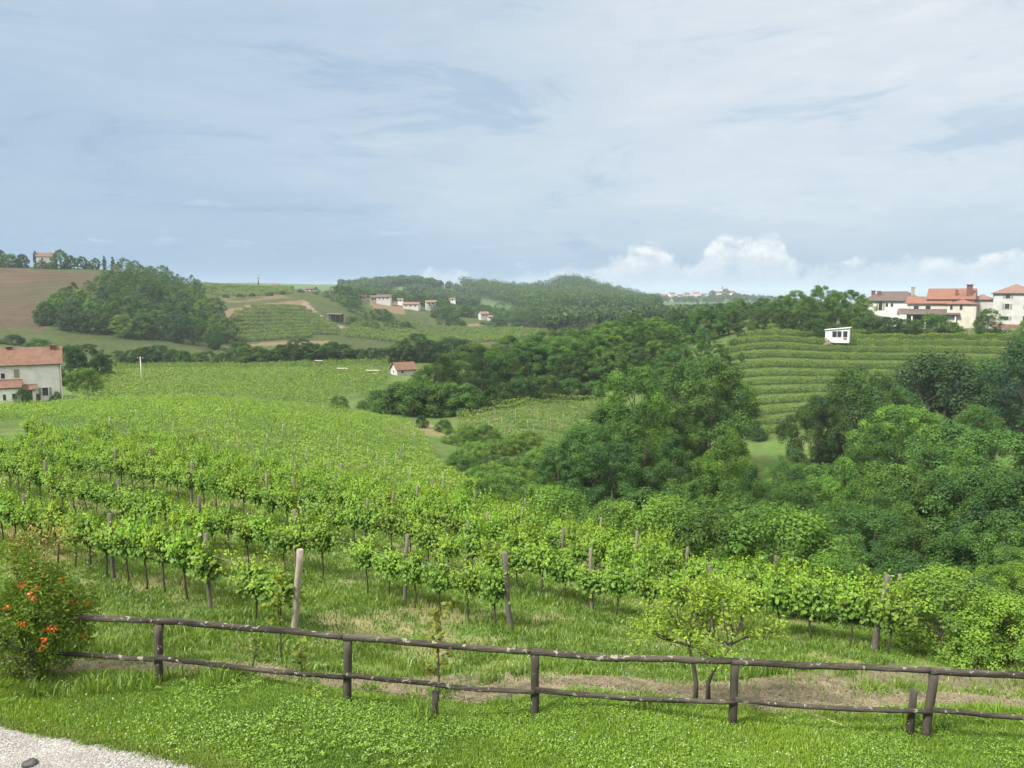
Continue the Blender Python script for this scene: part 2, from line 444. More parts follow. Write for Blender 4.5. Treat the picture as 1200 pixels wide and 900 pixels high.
# ------------------------------------------------------------------ the land
ROWDIR = Vector((4.0, -2.6)).normalized()
PATH_EDGE = [gp(-70, 833), gp(0, 846), gp(90, 864), gp(180, 882), gp(260, 901), gp(330, 918), gp(420, 945)]
PLOUGH = [(-400,316),(0,315),(60,317),(132,322),(138,330),(122,342),(96,352),(72,372),(48,388),(0,384),(-400,384)]
SAND1 = [(258,372),(262,362),(300,357),(352,353),(356,360),(330,361),(290,366),(268,374)]
SAND2 = [(284,403),(330,401),(385,399),(385,403),(330,406),(284,406)]
TRACK = [(352,352),(358,352),(372,366),(392,380),(405,383),(402,386),(386,382),(366,369)]
SAND3 = [(434,352),(472,354),(474,368),(436,366)]
SAND4 = [(476,382),(520,381),(560,379),(600,384),(540,387),(480,388)]
SAND5 = [(520,398),(575,396),(580,402),(525,404)]
SAND6 = [(262,342),(330,345),(345,352),(262,353)]
DIRT = [(60,776),(150,776),(330,779),(380,793),(470,795),(560,790),(700,794),(830,803),(880,800),(905,790),(940,786),(990,790),(1060,775),(1100,778),(1260,776),
        (1260,868),(1100,860),(980,852),(860,838),(700,825),(560,822),(440,812),(330,800),(120,795),(40,792)]
FLOOR = [(-80,640),(60,690),(150,720),(330,770),(560,770),(700,750),(860,775),(1000,780),(1230,772),(1230,740),(900,690),(600,600),(300,540),(0,515),(-80,512)]
SLOPE = [(855,392),(1260,384),(1260,520),(1130,480),(880,520),(840,520)]
TERR = [(262,400),(268,376),(330,360),(356,360),(400,384),(400,400)]
SOILB = [(440,500),(500,496),(540,505),(520,512),(450,506)]
def land_colour(x, y, z):
    px, py = pix(x, y, z)
    n = len(x)
    a = fnoise(x, y, 2.1, 1); b = fnoise(x, y, .55, 2); c = fnoise(x, y, 9., 3); e = fnoise(x, y, .16, 5); g = fnoise(x, y, 40., 6)
    C = np.empty((n, 3)); C[:] = (.085, .145, .036)
    C *= (.78 + .28 * c + .22 * g)[:, None]
    dry = np.clip((a * .55 + b * .45 - .52) * 4, 0, 1)[:, None]
    C = C * (1 - .5 * dry) + np.array((.20, .185, .085)) * .5 * dry
    def put(poly, colr, d0, d1, k=1.0, soft=0.0, edge=None):
        nonlocal C
        jx = (fnoise(x, y, d0 * .03 + .2, 11) - .5) * soft; jy = (fnoise(x, y, d0 * .03 + .2, 12) - .5) * soft * .6
        m_ = inpoly(px + jx, py + jy, poly) & (y > d0) & (y < d1)
        kk = np.where(m_, k, 0.)[:, None]
        if edge is not None: kk = kk * edge[:, None]
        C = C * (1 - kk) + np.array(colr) * kk
    lawn = y < 13.2
    C[lawn] = np.array((.092, .185, .030)) * (.8 + .4 * a[lawn] * b[lawn] + .15 * e[lawn])[:, None]
    straw = np.clip((b * .5 + e * .6 - .25) * 2.2, 0, 1)
    put(FLOOR, (.215, .185, .105), 15, 60, .75, 10, np.clip((a * .6 + b * .5 + e * .2 - .62) * 4, 0, 1))
    put(DIRT, (.125, .107, .070), 12.6, 24, 1.0, 26, np.clip((a * .55 + b * .35 + .1 * e - .25) * 9, 0, 1) * .95)
    put(DIRT, (.20, .178, .118), 12.6, 24, .6, 26, np.clip((e * .9 + b * .3 - .62) * 4, 0, 1))
    pl = .85 + .3 * np.sin((y + .16 * x) * 1.15 + 1.5 * a) * .55 + .25 * (c - .5)
    put(PLOUGH, (.165, .134, .074), 300, 470, 1.0, 3)
    m_ = inpoly(px, py, PLOUGH) & (y > 300) & (y < 470)
    C[m_] *= pl[m_][:, None]
    gp_ = (np.clip((fnoise(x, y, 26, 9) - .55) * 4, 0, 1) * m_)[:, None] * .45; C = C * (1 - gp_) + np.array((.10, .135, .05)) * gp_
    for q in (SAND1, SAND2, SAND3, SAND4, SAND5): put(q, (.32, .25, .145), 290, 620, .85, 5)
    put(SAND6, (.27, .215, .12), 400, 620, .8, 8, np.clip((c - .35) * 3, 0, 1))
    put(TRACK, (.40, .33, .24), 300, 560, .9, 1.5)
    put(SOILB, (.24, .19, .11), 100, 150, .6, 6)
    put(SLOPE, (.072, .112, .034), 120, 208, .8, 6)
    put([(1120,430),(1180,440),(1200,480),(1130,475)], (.24, .19, .12), 110, 190, .45, 14)
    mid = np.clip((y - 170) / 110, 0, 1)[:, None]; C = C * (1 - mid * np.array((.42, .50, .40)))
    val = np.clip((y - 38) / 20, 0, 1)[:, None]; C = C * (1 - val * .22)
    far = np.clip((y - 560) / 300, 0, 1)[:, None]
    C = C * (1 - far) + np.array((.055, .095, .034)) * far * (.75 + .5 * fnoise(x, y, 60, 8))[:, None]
    return np.clip(C, 0.005, .9)

ys = np.concatenate([np.arange(-12, 8, 1.0), np.arange(8, 17, .085)])
g_ = 17.0
gl = []
while g_ < 4300: gl.append(g_); g_ *= 1.0085
ys = np.concatenate([ys, gl])
ts = np.linspace(-1.02, 1.02, 560)
TX, TY = np.meshgrid(ts, ys)
GX = TX * (TY + 14); GY = TY
GZ = zt(GX, GY)
nb = fnoise(GX, GY, .35, 21) - .5
GZ = GZ + nb * .05 * np.clip((GY - 11.5), 0, 1) * np.clip(1 - (GY - 40) / 60, 0, 1)
V = np.stack([GX.ravel(), GY.ravel(), GZ.ravel()], -1)
nr, nc = GX.shape
ii = (np.arange(nr - 1)[:, None] * nc + np.arange(nc - 1)[None]).ravel()
F = np.stack([ii, ii + 1, ii + nc + 1, ii + nc], -1)
me = mesh_arrays('ground', V, F, 4, smooth=True)
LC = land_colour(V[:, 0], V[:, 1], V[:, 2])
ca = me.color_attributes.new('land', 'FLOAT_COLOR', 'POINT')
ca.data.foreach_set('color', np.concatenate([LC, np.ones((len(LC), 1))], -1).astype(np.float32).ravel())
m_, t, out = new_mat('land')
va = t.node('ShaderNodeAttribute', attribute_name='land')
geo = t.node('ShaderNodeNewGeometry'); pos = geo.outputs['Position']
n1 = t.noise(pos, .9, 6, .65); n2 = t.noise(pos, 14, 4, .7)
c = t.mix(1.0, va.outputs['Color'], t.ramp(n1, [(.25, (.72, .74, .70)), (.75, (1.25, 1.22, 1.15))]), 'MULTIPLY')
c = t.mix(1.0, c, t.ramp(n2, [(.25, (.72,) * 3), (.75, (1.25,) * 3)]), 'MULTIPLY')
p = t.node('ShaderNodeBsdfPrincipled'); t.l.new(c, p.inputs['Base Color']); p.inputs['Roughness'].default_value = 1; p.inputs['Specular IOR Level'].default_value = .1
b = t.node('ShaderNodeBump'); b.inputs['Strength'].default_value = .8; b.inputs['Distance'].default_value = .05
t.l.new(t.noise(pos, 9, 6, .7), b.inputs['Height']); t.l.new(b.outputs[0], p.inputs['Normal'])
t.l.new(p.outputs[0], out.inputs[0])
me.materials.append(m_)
tag(link('ground', me), 'green rolling ground of lawn, vineyard floor and far hills', kind='structure')

# gravel path in the near corner: a sheet of real pebbles over a bed
pe = [Vector((q.x, q.y, 0)) for q in PATH_EDGE]
bm = bmesh.new()
prev = None
def edge_at(i, n=60):
    f = i / n * (len(pe) - 1); k = min(int(f), len(pe) - 2); q = pe[k].lerp(pe[k + 1], f - k)
    w = .03 * math.sin(i * 1.7) + .03 * math.sin(i * 4.1)
    return q + Vector((w * .5, w, 0))
lay = []
for i in range(61):
    q = edge_at(i)
    rowv = []
    for j in range(14):
        y_ = q.y - (q.y - 1.5) * j / 13 if q.y > 1.5 else q.y
        x_ = q.x - 1.2 * j / 13
        rowv.append(bm.verts.new((x_, y_, z1(x_, y_) + .012)))
    lay.append(rowv)
for i in range(60):
    for j in range(13):
        bm.faces.new([lay[i][j], lay[i + 1][j], lay[i + 1][j + 1], lay[i][j + 1]]).smooth = True
bmesh.ops.recalc_face_normals(bm, faces=bm.faces[:])
me = bpy.data.meshes.new('gravel_path'); bm.to_mesh(me); bm.free()
m_, t, out = new_mat('gravel')
geo = t.node('ShaderNodeNewGeometry'); pos = geo.outputs['Position']
vo = t.node('ShaderNodeTexVoronoi'); vo.inputs['Scale'].default_value = 46; t.l.new(pos, vo.inputs['Vector'])
sep = t.node('ShaderNodeSeparateColor'); t.l.new(vo.outputs['Color'], sep.inputs[0])
c = t.ramp(sep.outputs[0], [(0, (.13, .126, .118)), (.4, (.22, .215, .203)), (.8, (.29, .284, .268)), (1, (.38, .373, .355))])
c = t.mix(1.0, c, t.ramp(t.noise(pos, 1.6, 4), [(.3, (.8, .78, .74)), (.7, (1.1, 1.08, 1.05))]), 'MULTIPLY')
p = t.node('ShaderNodeBsdfPrincipled'); t.l.new(c, p.inputs['Base Color']); p.inputs['Roughness'].default_value = .95
b = t.node('ShaderNodeBump'); b.inputs['Strength'].default_value = 1; b.inputs['Distance'].default_value = .015; b.invert = True
t.l.new(vo.outputs['Distance'], b.inputs['Height']); t.l.new(b.outputs[0], p.inputs['Normal'])
t.l.new(p.outputs[0], out.inputs[0]); me.materials.append(m_)
tag(link('gravel_path', me), 'pale grey gravel path below the lawn', kind='structure')
def on_path(x, y):
    xs = np.array([q.x for q in pe]); yv = np.array([q.y for q in pe])
    return (x < xs[-1]) & (y < np.interp(x, xs, yv) + (fnoise(x, y, .3, 31) - .5) * .25)
# loose pebbles that give the path its grain
N = 9000
x = rng.uniform(-11, -2.5, N * 3); y = rng.uniform(8.3, 12.3, N * 3)
k = on_path(x, y); x = x[k][:N]; y = y[k][:N]; N = len(x)
s = rng.uniform(.008, .02, N); z = zt(x, y) + .016
oct_ = np.array([(1,0,0),(0,1,0),(-1,0,0),(0,-1,0),(0,0,.7),(0,0,-.7)])
V = np.stack([x, y, z], -1)[:, None] + oct_[None] * s[:, None, None] * rng.uniform(.6, 1.3, (N, 6, 1))
T = np.array([(0,1,4),(1,2,4),(2,3,4),(3,0,4)])
F = (np.arange(N)[:, None, None] * 6 + T[None]).reshape(-1, 3)
m_ = rough_mat('pebble', (.285, .28, .265), .35, 3)
me = mesh_arrays('gravel', V.reshape(-1, 3), F, 3, mats=[m_])
tag(link('gravel', me), 'loose pale pebbles scattered over the gravel path', 'gravel', kind='stuff')

# ------------------------------------------------------------------ grass
def blades(x, y, h, w, lean=.45, seg_tint=None):
    n = len(x); z = zt(x, y)
    a = rng.uniform(0, 2 * np.pi, n); l = rng.uniform(.05, lean, n) * h; la = rng.uniform(0, 2 * np.pi, n)
    dx, dy = np.cos(a) * w / 2, np.sin(a) * w / 2
    V = np.empty((n, 5, 3))
    V[:, 0] = np.stack([x - dx, y - dy, z - .02], -1); V[:, 1] = np.stack([x + dx, y + dy, z - .02], -1)
    mx_, my_ = x + np.cos(la) * l * .35, y + np.sin(la) * l * .35
    V[:, 2] = np.stack([mx_ + dx * .8, my_ + dy * .8, z + h * .6], -1); V[:, 3] = np.stack([mx_ - dx * .8, my_ - dy * .8, z + h * .6], -1)
    V[:, 4] = np.stack([x + np.cos(la) * l, y + np.sin(la) * l, z + h * (.97 - .2 * l / h)], -1)
    b_ = np.arange(n)[:, None] * 5
    F = np.concatenate([np.stack([b_ + 0, b_ + 1, b_ + 2], 2), np.stack([b_ + 0, b_ + 2, b_ + 3], 2), np.stack([b_ + 3, b_ + 2, b_ + 4], 2)], 1).reshape(-1, 3)
    t_ = np.clip(rng.normal(.45, .2, n) if seg_tint is None else seg_tint, 0, 1)
    return V.reshape(-1, 3), F, np.repeat(t_, 5)
# lawn
N = 330000
y = 8.6 + (rng.random(N) ** 1.15) * 5.2
x = rng.uniform(-1, 1, N) * (y * .72 + .6)
k = ~on_path(x, y) & (y < 12.9 + .5 * fnoise(x, y, .8, 41) + .35 * np.clip(fnoise(x, y, 2.2, 42) - .5, 0, 1))
x, y = x[k], y[k]
patch = fnoise(x, y, 1.1, 43); pp = fnoise(x, y, .3, 44)
edge = np.clip((y - 11.9) / .9, 0, 1)
h = (.045 + .05 * patch * rng.random(len(x)) + .05 * edge * pp) * rng.uniform(.6, 1.4, len(x))
big_ = fnoise(x, y, 3.1, 46); tl = np.clip(.02 + .35 * patch + .62 * big_ + .25 * (pp - .5) + rng.normal(0, .16, len(x)), 0, 1); tl[(rng.random(len(x)) < .05 + .12 * (big_ > .60) + .22 * np.clip(1 - (y - np.interp(x, [q.x for q in pe], [q.y for q in pe])) / .8, 0, 1) * (x < pe[-1].x))] = 1.7; h = h * (.55 + 1.0 * big_)
V, F, T = blades(x, y, h, rng.uniform(.008, .018, len(x)), .8, tl)
# broad clover leaves and weeds mixed into the lawn
me = mesh_arrays('lawn_grass', V, F, 3, T, [M['grass']])
o = tag(link('lawn_grass', me), 'short bright green lawn in front of the rail fence', 'grass', kind='stuff'); o.color = (.142, .240, .042, 1)
# weed rosettes and seeding tufts along the fence foot
N = 9000
x = rng.uniform(-10, 10, N); y = 12.05 + .9 * rng.random(N); k = (fnoise(x, y, .7, 47) > .55); x, y = x[k], y[k]; n = len(x)
V, F, T = blades(x, y, rng.uniform(.10, .34, n) * (.5 + fnoise(x, y, .4, 48)), rng.uniform(.012, .03, n), .9, np.clip(rng.normal(.5, .25, n), 0, 1.3))
me = mesh_arrays('weeds', V, F, 3, T, [M['grass']])
o = tag(link('weeds', me), 'taller weeds and grass tufts along the foot of the rail fence', 'weeds', kind='stuff'); o.color = (.135, .235, .045, 1)
# ragged tufts hanging over the gravel edge
N = 26000
f_ = rng.random(N) * (len(pe) - 1); i_ = f_.astype(int); fr = f_ - i_
ax = np.array([q.x for q in pe] + [0]); ay = np.array([q.y for q in pe] + [0])
x = ax[i_] * (1 - fr) + ax[i_ + 1] * fr + rng.normal(0, .10, N); y = ay[i_] * (1 - fr) + ay[i_ + 1] * fr + np.abs(rng.normal(0, .14, N)) - .10 * fnoise(f_ * 3, f_ * 0, .5, 49) - .02
V, F, T = blades(x, y, rng.uniform(.025, .085, N), rng.uniform(.008, .016, N), 1.0, np.clip(rng.normal(.45, .3, N), 0, 1.5))
me = mesh_arrays('edge_grass', V, F, 3, T, [M['grass']])
o = tag(link('edge_grass', me), 'ragged grass tufts creeping over the edge of the gravel path', 'grass', kind='stuff'); o.color = (.15, .235, .045, 1)
# clover leaves: little level triples
N = 60000
y = 8.6 + rng.random(N) * 4.6; x = rng.uniform(-1, 1, N) * (y * .72 + .6)
k = ~on_path(x, y) & (fnoise(x, y, .9, 45) + .12 * rng.random(N) > .42) & (x > -4.5 - 2 * rng.random(N)); x, y = x[k], y[k]; n = len(x)
z = zt(x, y) + rng.uniform(.04, .11, n); s = rng.uniform(.006, .015, n); a = rng.uniform(0, 6.28, n)
tilt = rng.normal(0, .35, (n, 2))
ang = a[:, None] + np.arange(5)[None] * 2 * np.pi / 5
vx = np.cos(ang) * s[:, None]; vy = np.sin(ang) * s[:, None]
V = np.stack([x[:, None] + vx, y[:, None] + vy, z[:, None] + vx * tilt[:, :1] + vy * tilt[:, 1:]], -1)
me = mesh_arrays('clover', V.reshape(-1, 3), np.arange(n * 5).reshape(n, 5), 5, np.repeat(np.clip(rng.normal(.5, .22, n), 0, 1), 5), [M['grass']])
o = tag(link('clover', me), 'clover and low weeds spread through the lawn', 'clover', kind='stuff'); o.color = (.14, .26, .045, 1)

# long grass on the bank and between the vine rows
N = 500000
y = 13.2 + (rng.random(N) ** 1.6) * 48
x = rng.uniform(-.86, .86, N) * (y + .6)
zz = zt(x, y); px, py = pix(x, y, zz)
a = fnoise(x, y, 2.1, 1); b = fnoise(x, y, .55, 2); e = fnoise(x, y, .16, 5)
dirt = inpoly(px + (fnoise(x, y, .58, 11) - .5) * 26, py + (fnoise(x, y, .58, 12) - .5) * 15, DIRT) & (y < 24)
bare = np.clip((a * .55 + b * .35 + .1 * e - .25) * 9, 0, 1)
keep = np.where(dirt, rng.random(N) > bare * .93, rng.random(N) > np.clip((a * .6 + b * .5 + e * .2 - .62) * 4, 0, 1) * .72)
x, y = x[keep], y[keep]
tall = fnoise(x, y, 1.7, 51) * fnoise(x, y, .5, 52)
h = (.06 + .38 * tall) * rng.uniform(.5, 1.35, len(x)) * np.clip((y - 12.9) / 2.0, .35, 1)
w = .012 + .0007 * y
dryb = rng.random(len(x)) < .10
tl = np.clip(.25 + .5 * fnoise(x, y, 1.3, 53) + rng.normal(0, .18, len(x)), 0, 1); tl[dryb] = 1.6
V, F, T = blades(x, y, h, w * rng.uniform(.7, 1.4, len(x)), .9, tl * 1.0)
me = mesh_arrays('long_grass', V, F, 3, T, [M['grass']])
o = tag(link('long_grass', me), 'longer uneven grass on the bank and between the vine rows', 'grass', kind='stuff'); o.color = (.112, .19, .040, 1)
# dry straw lying on the bare strip behind the fence
N = 26000
x = rng.uniform(-11, 11, N); y = rng.uniform(12.7, 16, N); px, py = pix(x, y, zt(x, y))
k = inpoly(px, py, DIRT); x, y = x[k], y[k]; n = len(x); z = zt(x, y) + .035
a = rng.uniform(0, 6.28, n); l = rng.uniform(.05, .16, n); w = rng.uniform(.003, .007, n)
dx, dy = np.cos(a) * l, np.sin(a) * l; ex, ey = -np.sin(a) * w, np.cos(a) * w
up = rng.normal(0, .012, n)
V = np.stack([np.stack([x - dx - ex, y - dy - ey, z - up], -1), np.stack([x + dx - ex, y + dy - ey, z + up], -1), np.stack([x + dx + ex, y + dy + ey, z + up + .003], -1), np.stack([x - dx + ex, y - dy + ey, z - up + .003], -1)], 1)
m_ = rough_mat('straw', (.21, .175, .112), .5, 2)
me = mesh_arrays('straw', V.reshape(-1, 3), np.arange(n * 4).reshape(n, 4), 4, mats=[m_])
tag(link('straw', me), 'dry straw and cuttings on the bare strip behind the fence', 'straw', kind='stuff')

# broad-leaved weeds: rosettes of long leaves lying in the lawn
N = 520
cx = rng.uniform(-9, 9, N); cy_ = 8.8 + rng.random(N) * 4.2; k = ~on_path(cx, cy_) & (fnoise(cx, cy_, 1.3, 57) > .45); cx, cy_ = cx[k], cy_[k]
k = np.repeat(np.arange(len(cx)), 9); n = len(k)
a = rng.uniform(0, 6.28, n); l = rng.uniform(.03, .075, n); ux, uy = np.cos(a), np.sin(a)
x, y = cx[k] + ux * l * .7, cy_[k] + uy * l * .7; z = zt(cx, cy_)[k] + rng.uniform(.05, .10, n)
w = l * rng.uniform(.16, .3, n); up = rng.uniform(.1, .5, n)
V = np.stack([np.stack([x - ux * l * .6, y - uy * l * .6, z - up * l * .5], -1), np.stack([x - uy * w, y + ux * w, z + .006], -1), np.stack([x + ux * l * .6, y + uy * l * .6, z + up * l * .3], -1), np.stack([x + uy * w, y - ux * w, z + .006], -1)], 1)
me = mesh_arrays('broadleaf_weeds', V.reshape(-1, 3), np.arange(n * 4).reshape(n, 4), 4, np.repeat(np.clip(rng.normal(.45, .25, n), 0, 1), 4), [M['grass']])
o = tag(link('broadleaf_weeds', me), 'flat broad-leaved weed rosettes scattered in the lawn', 'weeds', kind='stuff'); o.color = (.15, .26, .05, 1)
# little white clover heads in the lawn and on the bank
N = 2600
y = 9 + rng.random(N) ** 1.3 * 19; x = rng.uniform(-.7, .7, N) * y
k = (fnoise(x, y, 1.6, 55) > .52) & ~on_path(x, y) & ~inpoly(*pix(x, y, zt(x, y)), DIRT); x, y = x[k], y[k]; n = len(x)
z = zt(x, y) + rng.uniform(.07, .2, n); s = rng.uniform(.005, .011, n) * (1 + .03 * y)
V = np.stack([x, y, z], -1)[:, None] + oct_[None] * s[:, None, None]
F = (np.arange(n)[:, None, None] * 6 + np.array([(0,1,4),(1,2,4),(2,3,4),(3,0,4),(1,0,5),(2,1,5),(3,2,5),(0,3,5)])[None]).reshape(-1, 3)
me = mesh_arrays('clover_flowers', V.reshape(-1, 3), F, 3, mats=[rough_mat('clover_white', (.55, .54, .46), .15, 3)])
tag(link('clover_flowers', me), 'tiny white clover heads dotted over lawn and bank', 'flowers', kind='stuff')
# ------------------------------------------------------------------ foliage
def unit(v): return v / np.maximum(np.linalg.norm(v, axis=-1, keepdims=True), 1e-9)
def cards(c, nrm, size, aspect=.62, r=None, fold=.18, spin=None):
    """n leaf-shaped quads: centre, facing, length"""
    r = r or rng
    n = len(c)
    h = unit(r.normal(size=(n, 3)))
    a = unit(np.cross(nrm, h)); b = np.cross(nrm, a)
    s = np.broadcast_to(size, (n,))[:, None] * .5
    V = np.empty((n, 4, 3))
    V[:, 0] = c - a * s; V[:, 2] = c + a * s
    V[:, 1] = c + b * s * aspect + nrm * s * fold - a * s * .15; V[:, 3] = c - b * s * aspect + nrm * s * fold - a * s * .15
    return V
def crown_points(r, H, Rr, base, nclump, nleaf, shape='round', flat=.62, clump=(.17, .30)):
    """leaf centres, facings and tints, gathered in clumps over an uneven envelope; also limb ends"""
    C = []; tries = 0
    lob = r.uniform(-1, 1, (6, 3)); lobw = r.uniform(.25, .75, 6)
    while len(C) < nclump and tries < 20000:
        tries += 1
        u = r.uniform(0, 1); a = r.uniform(0, 2 * np.pi)
        if shape == 'round': prof = (np.sin(np.pi * min(1, (u * .93 + .07))) ** .55)
        elif shape == 'tall': prof = np.sin(np.pi * (u * .9 + .1)) ** .7 * (1.05 - .35 * u)
        elif shape == 'column': prof = (1 - u) ** .35 * min(1, u * 8 + .3)
        elif shape == 'bush': prof = np.sqrt(max(0, 1 - (u * .95) ** 2))
        else: prof = np.sin(np.pi * min(1, u * .7 + .3)) ** .5            # spreading
        rad = Rr * prof * (r.uniform(.15, 1) ** .38) * (r.uniform(1.08, 1.3) if shape in ('round', 'tall') and r.random() < .16 else 1)
        d = np.array([np.cos(a), np.sin(a), (u - .5) * 2])
        k = 1 + sum(w * max(0, np.dot(unit(d), unit(l)) - .55) for l, w in zip(lob, lobw)) - .12
        p = np.array([np.cos(a) * rad * k, np.sin(a) * rad * k, base + (H - base) * u * (.93 + .1 * (k - 1))])
        if all(np.sum((p - q) ** 2) > (Rr * .12) ** 2 for q in C): C.append(p)
    C = np.array(C); n = len(C)
    cr = r.uniform(clump[0], clump[1], n) * Rr
    ct = np.clip(r.normal(.42, .17, n), 0.05, .95)
    k = r.choice(n, nleaf, p=cr ** 2 / (cr ** 2).sum())
    d = unit(r.normal(size=(nleaf, 3)) + np.array([0, 0, .35]))
    mid = np.array([0, 0, base + (H - base) * .45])
    out = unit(C[k] - mid)
    d = unit(d + out * .2)
    rr = r.uniform(.2, 1.08, nleaf) ** .6
    L = C[k] + d * (cr[k] * rr)[:, None] * np.array([1, 1, flat])
    L[:, 2] = np.maximum(L[:, 2], base * .55)
    nr_ = unit(d * .8 + np.array([0, 0, .55]) + r.normal(size=(nleaf, 3)) * .36)
    tt = np.clip(ct[k] + r.normal(0, .08, nleaf), 0, 1)
    return L, nr_, tt, C
def trunk_mesh(r, H, base, rad, C, stems=1, nlimb=9, spread=.25):
    mb = MB()
    C = np.asarray(C)
    order = r.permutation(len(C))[:nlimb * stems]
    for s in range(stems):
        o0 = Vector((0, 0, 0)) if stems == 1 else Vector((math.cos(s * 2.4) * spread, math.sin(s * 2.4) * spread, 0))
        tip = Vector((r.normal(0, .05) * H, r.normal(0, .05) * H, H * .78)) + o0 * 4
        n = 7; pts = []; rd = []
        for i in range(n):
            f = i / (n - 1)
            w = Vector((r.normal(0, .012), r.normal(0, .012), 0)) * H * (1 if 0 < i else 0)
            pts.append(o0.lerp(tip, f) + w - Vector((0, 0, .25 if i == 0 else 0))); rd.append(rad * (1 - .86 * f) * (1.35 if i == 0 else 1))
        mb.tube(pts, rd, 7)
        for j in order[s::stems]:
            q = Vector(C[j]); f = min(.9, max(.18, (q.z - base * .2) / H * .62)); k = min(n - 2, int(f * (n - 1)))
            a = pts[k].lerp(pts[k + 1], f * (n - 1) - k)
            m1 = a.lerp(q, .5) + Vector((r.normal(0, .03) * H, r.normal(0, .03) * H, .02 * H))
            r0 = rad * (1 - .86 * f) * .6
            mb.tube([a, m1, q], [r0, r0 * .6, r0 * .18], 5, cap=False)
    return mb.mesh('trunk', M['bark'])
def tree_kind(seed, H, Rr, base, nclump, nleaf, size, shape, trad=.22, flat=.62, aspect=.6, stems=1, mat='leaf', clump=(.17, .30)):
    r = np.random.default_rng(seed)
    L, nr_, tt, C = crown_points(r, H, Rr, base, nclump, nleaf, shape, flat, clump)
    V = cards(L, nr_, size * r.uniform(.6, 1.35, nleaf), aspect, r)
    crown = mesh_arrays('crown', V.reshape(-1, 3), np.arange(nleaf * 4).reshape(-1, 4), 4, np.repeat(tt, 4), [M[mat]])
    return dict(V=V, T=tt, crown=crown, trunk=trunk_mesh(r, H, base, trad, C, stems), H=H, R=Rr)
KIND = {
 'billowy': [tree_kind(11 + i, 12, 4.9, .7, 95, 30000, .22, 'round', .22, .8, clump=(.12, .24)) for i in range(3)],
 'dense':   [tree_kind(31 + i, 12, 5.0, .3, 140, 34000, .215, 'round', .25, .95, aspect=.7, clump=(.10, .22)) for i in range(3)],
 'tall':    [tree_kind(51 + i, 14, 3.6, 1.6, 85, 26000, .21, 'tall', .2, 1.15, aspect=.38, clump=(.13, .25)) for i in range(3)],
 'bush':    [tree_kind(71 + i, 4, 2.6, .2, 75, 12000, .17, 'bush', .07, .9, stems=3) for i in range(2)],
 'scrub':   [tree_kind(101 + i, 3.2, 3.6, .1, 80, 12000, .17, 'bush', .05, .9, stems=4, clump=(.10, .22)) for i in range(2)],
 'spread':  [tree_kind(81 + i, 6, 4.2, 1.8, 55, 14000, .22, 'spread', .17, .6) for i in range(2)],
 'cypress': [tree_kind(91, 12, 1.15, .4, 60, 4500, .34, 'column', .14, 1.3, clump=(.35, .6))],
 'broad':   [tree_kind(95 + i, 5, 3.3, .5, 90, 15000, .165, 'bush', .1, .75, .7, stems=2) for i in range(2)],
}
DARK, MID, LIGHT, YELL, BLUE = (.043, .093, .029), (.062, .130, .035), (.099, .188, .041), (.145, .240, .044), (.042, .088, .038)
TONE_NAME = {DARK: 'dark green', MID: 'mid green', LIGHT: 'light green', YELL: 'yellowish green', BLUE: 'bluish dark green'}
ORD = ('first second third fourth fifth sixth seventh eighth ninth tenth eleventh twelfth thirteenth fourteenth fifteenth sixteenth seventeenth eighteenth nineteenth twentieth').split()
def ordinal(i):
    if i >= 99: return 'hundred-and-' + ordinal(i - 100) if i > 99 else 'hundredth'
    if i < 20: return ORD[i]
    tens = {2: 'twenty', 3: 'thirty', 4: 'forty', 5: 'fifty', 6: 'sixty', 7: 'seventy', 8: 'eighty', 9: 'ninety'}[(i + 1) // 10]; k = (i + 1) % 10
    return (tens + '-' + ORD[k - 1]) if k else tens[:-1] + 'ieth'
TREES = []
MERGED = []
def tree(kind, p, h, tone, width=1.0, name='broadleaf_tree', label='', cat='tree', group=None, parts=True, var=None, vary=.2):
    k = KIND[kind][random.randrange(len(KIND[kind])) if var is None else var]
    s = h / k['H']
    e = empty(name, p, random.uniform(0, 6.28), label, cat, group)
    sc = (s * width * random.uniform(.93, 1.07), s * width * random.uniform(.93, 1.07), s)
    c = link('crown', k['crown'], e, sc=sc)
    v = [random.uniform(1 - vary, 1 + vary), random.uniform(.91, 1.1)]
    c.color = (tone[0] * v[0] * v[1], tone[1] * v[0], tone[2] * v[0] * (2 - v[1]), 1)
    link('trunk', k['trunk'], e, sc=sc)
    e['_arr'] = kind + ':' + str([q['crown'].name for q in KIND[kind]].index(k['crown'].name)); e['_tone'] = TONE_NAME.get(tone, 'green'); e['_kind'] = kind
    TREES.append(e)
    return e
ADJ = {'billowy': 'billowing', 'dense': 'dense round', 'tall': 'tall slender', 'bush': 'low bushy', 'scrub': 'scrubby', 'spread': 'spreading', 'cypress': 'narrow', 'broad': 'broad low'}
NAMING = []
def name_wood(*a): NAMING.append(lambda: _name_wood(*a))
def _name_wood(trees, place, front, tier=1.0):
    trees = [e for e in trees if e not in MERGED]
    """labels for the trees of one wood: their look, their row in depth and their number from a landmark"""
    trees = sorted(trees, key=lambda e: e.location.y)
    n = max(1, int(round(len(trees) / 9)))
    per = -(-len(trees) // n)
    words = ['front'] + [f'{ordinal(i)}' for i in range(1, 60)]
    for b in range(n):
        part = sorted(trees[b * per:(b + 1) * per], key=lambda e: e.location.x / e.location.y)
        for i, e in enumerate(part):
            e['label'] = f"{e['_tone']} tree, {ordinal(i)} from {front}, {words[b]} rank of {place}"

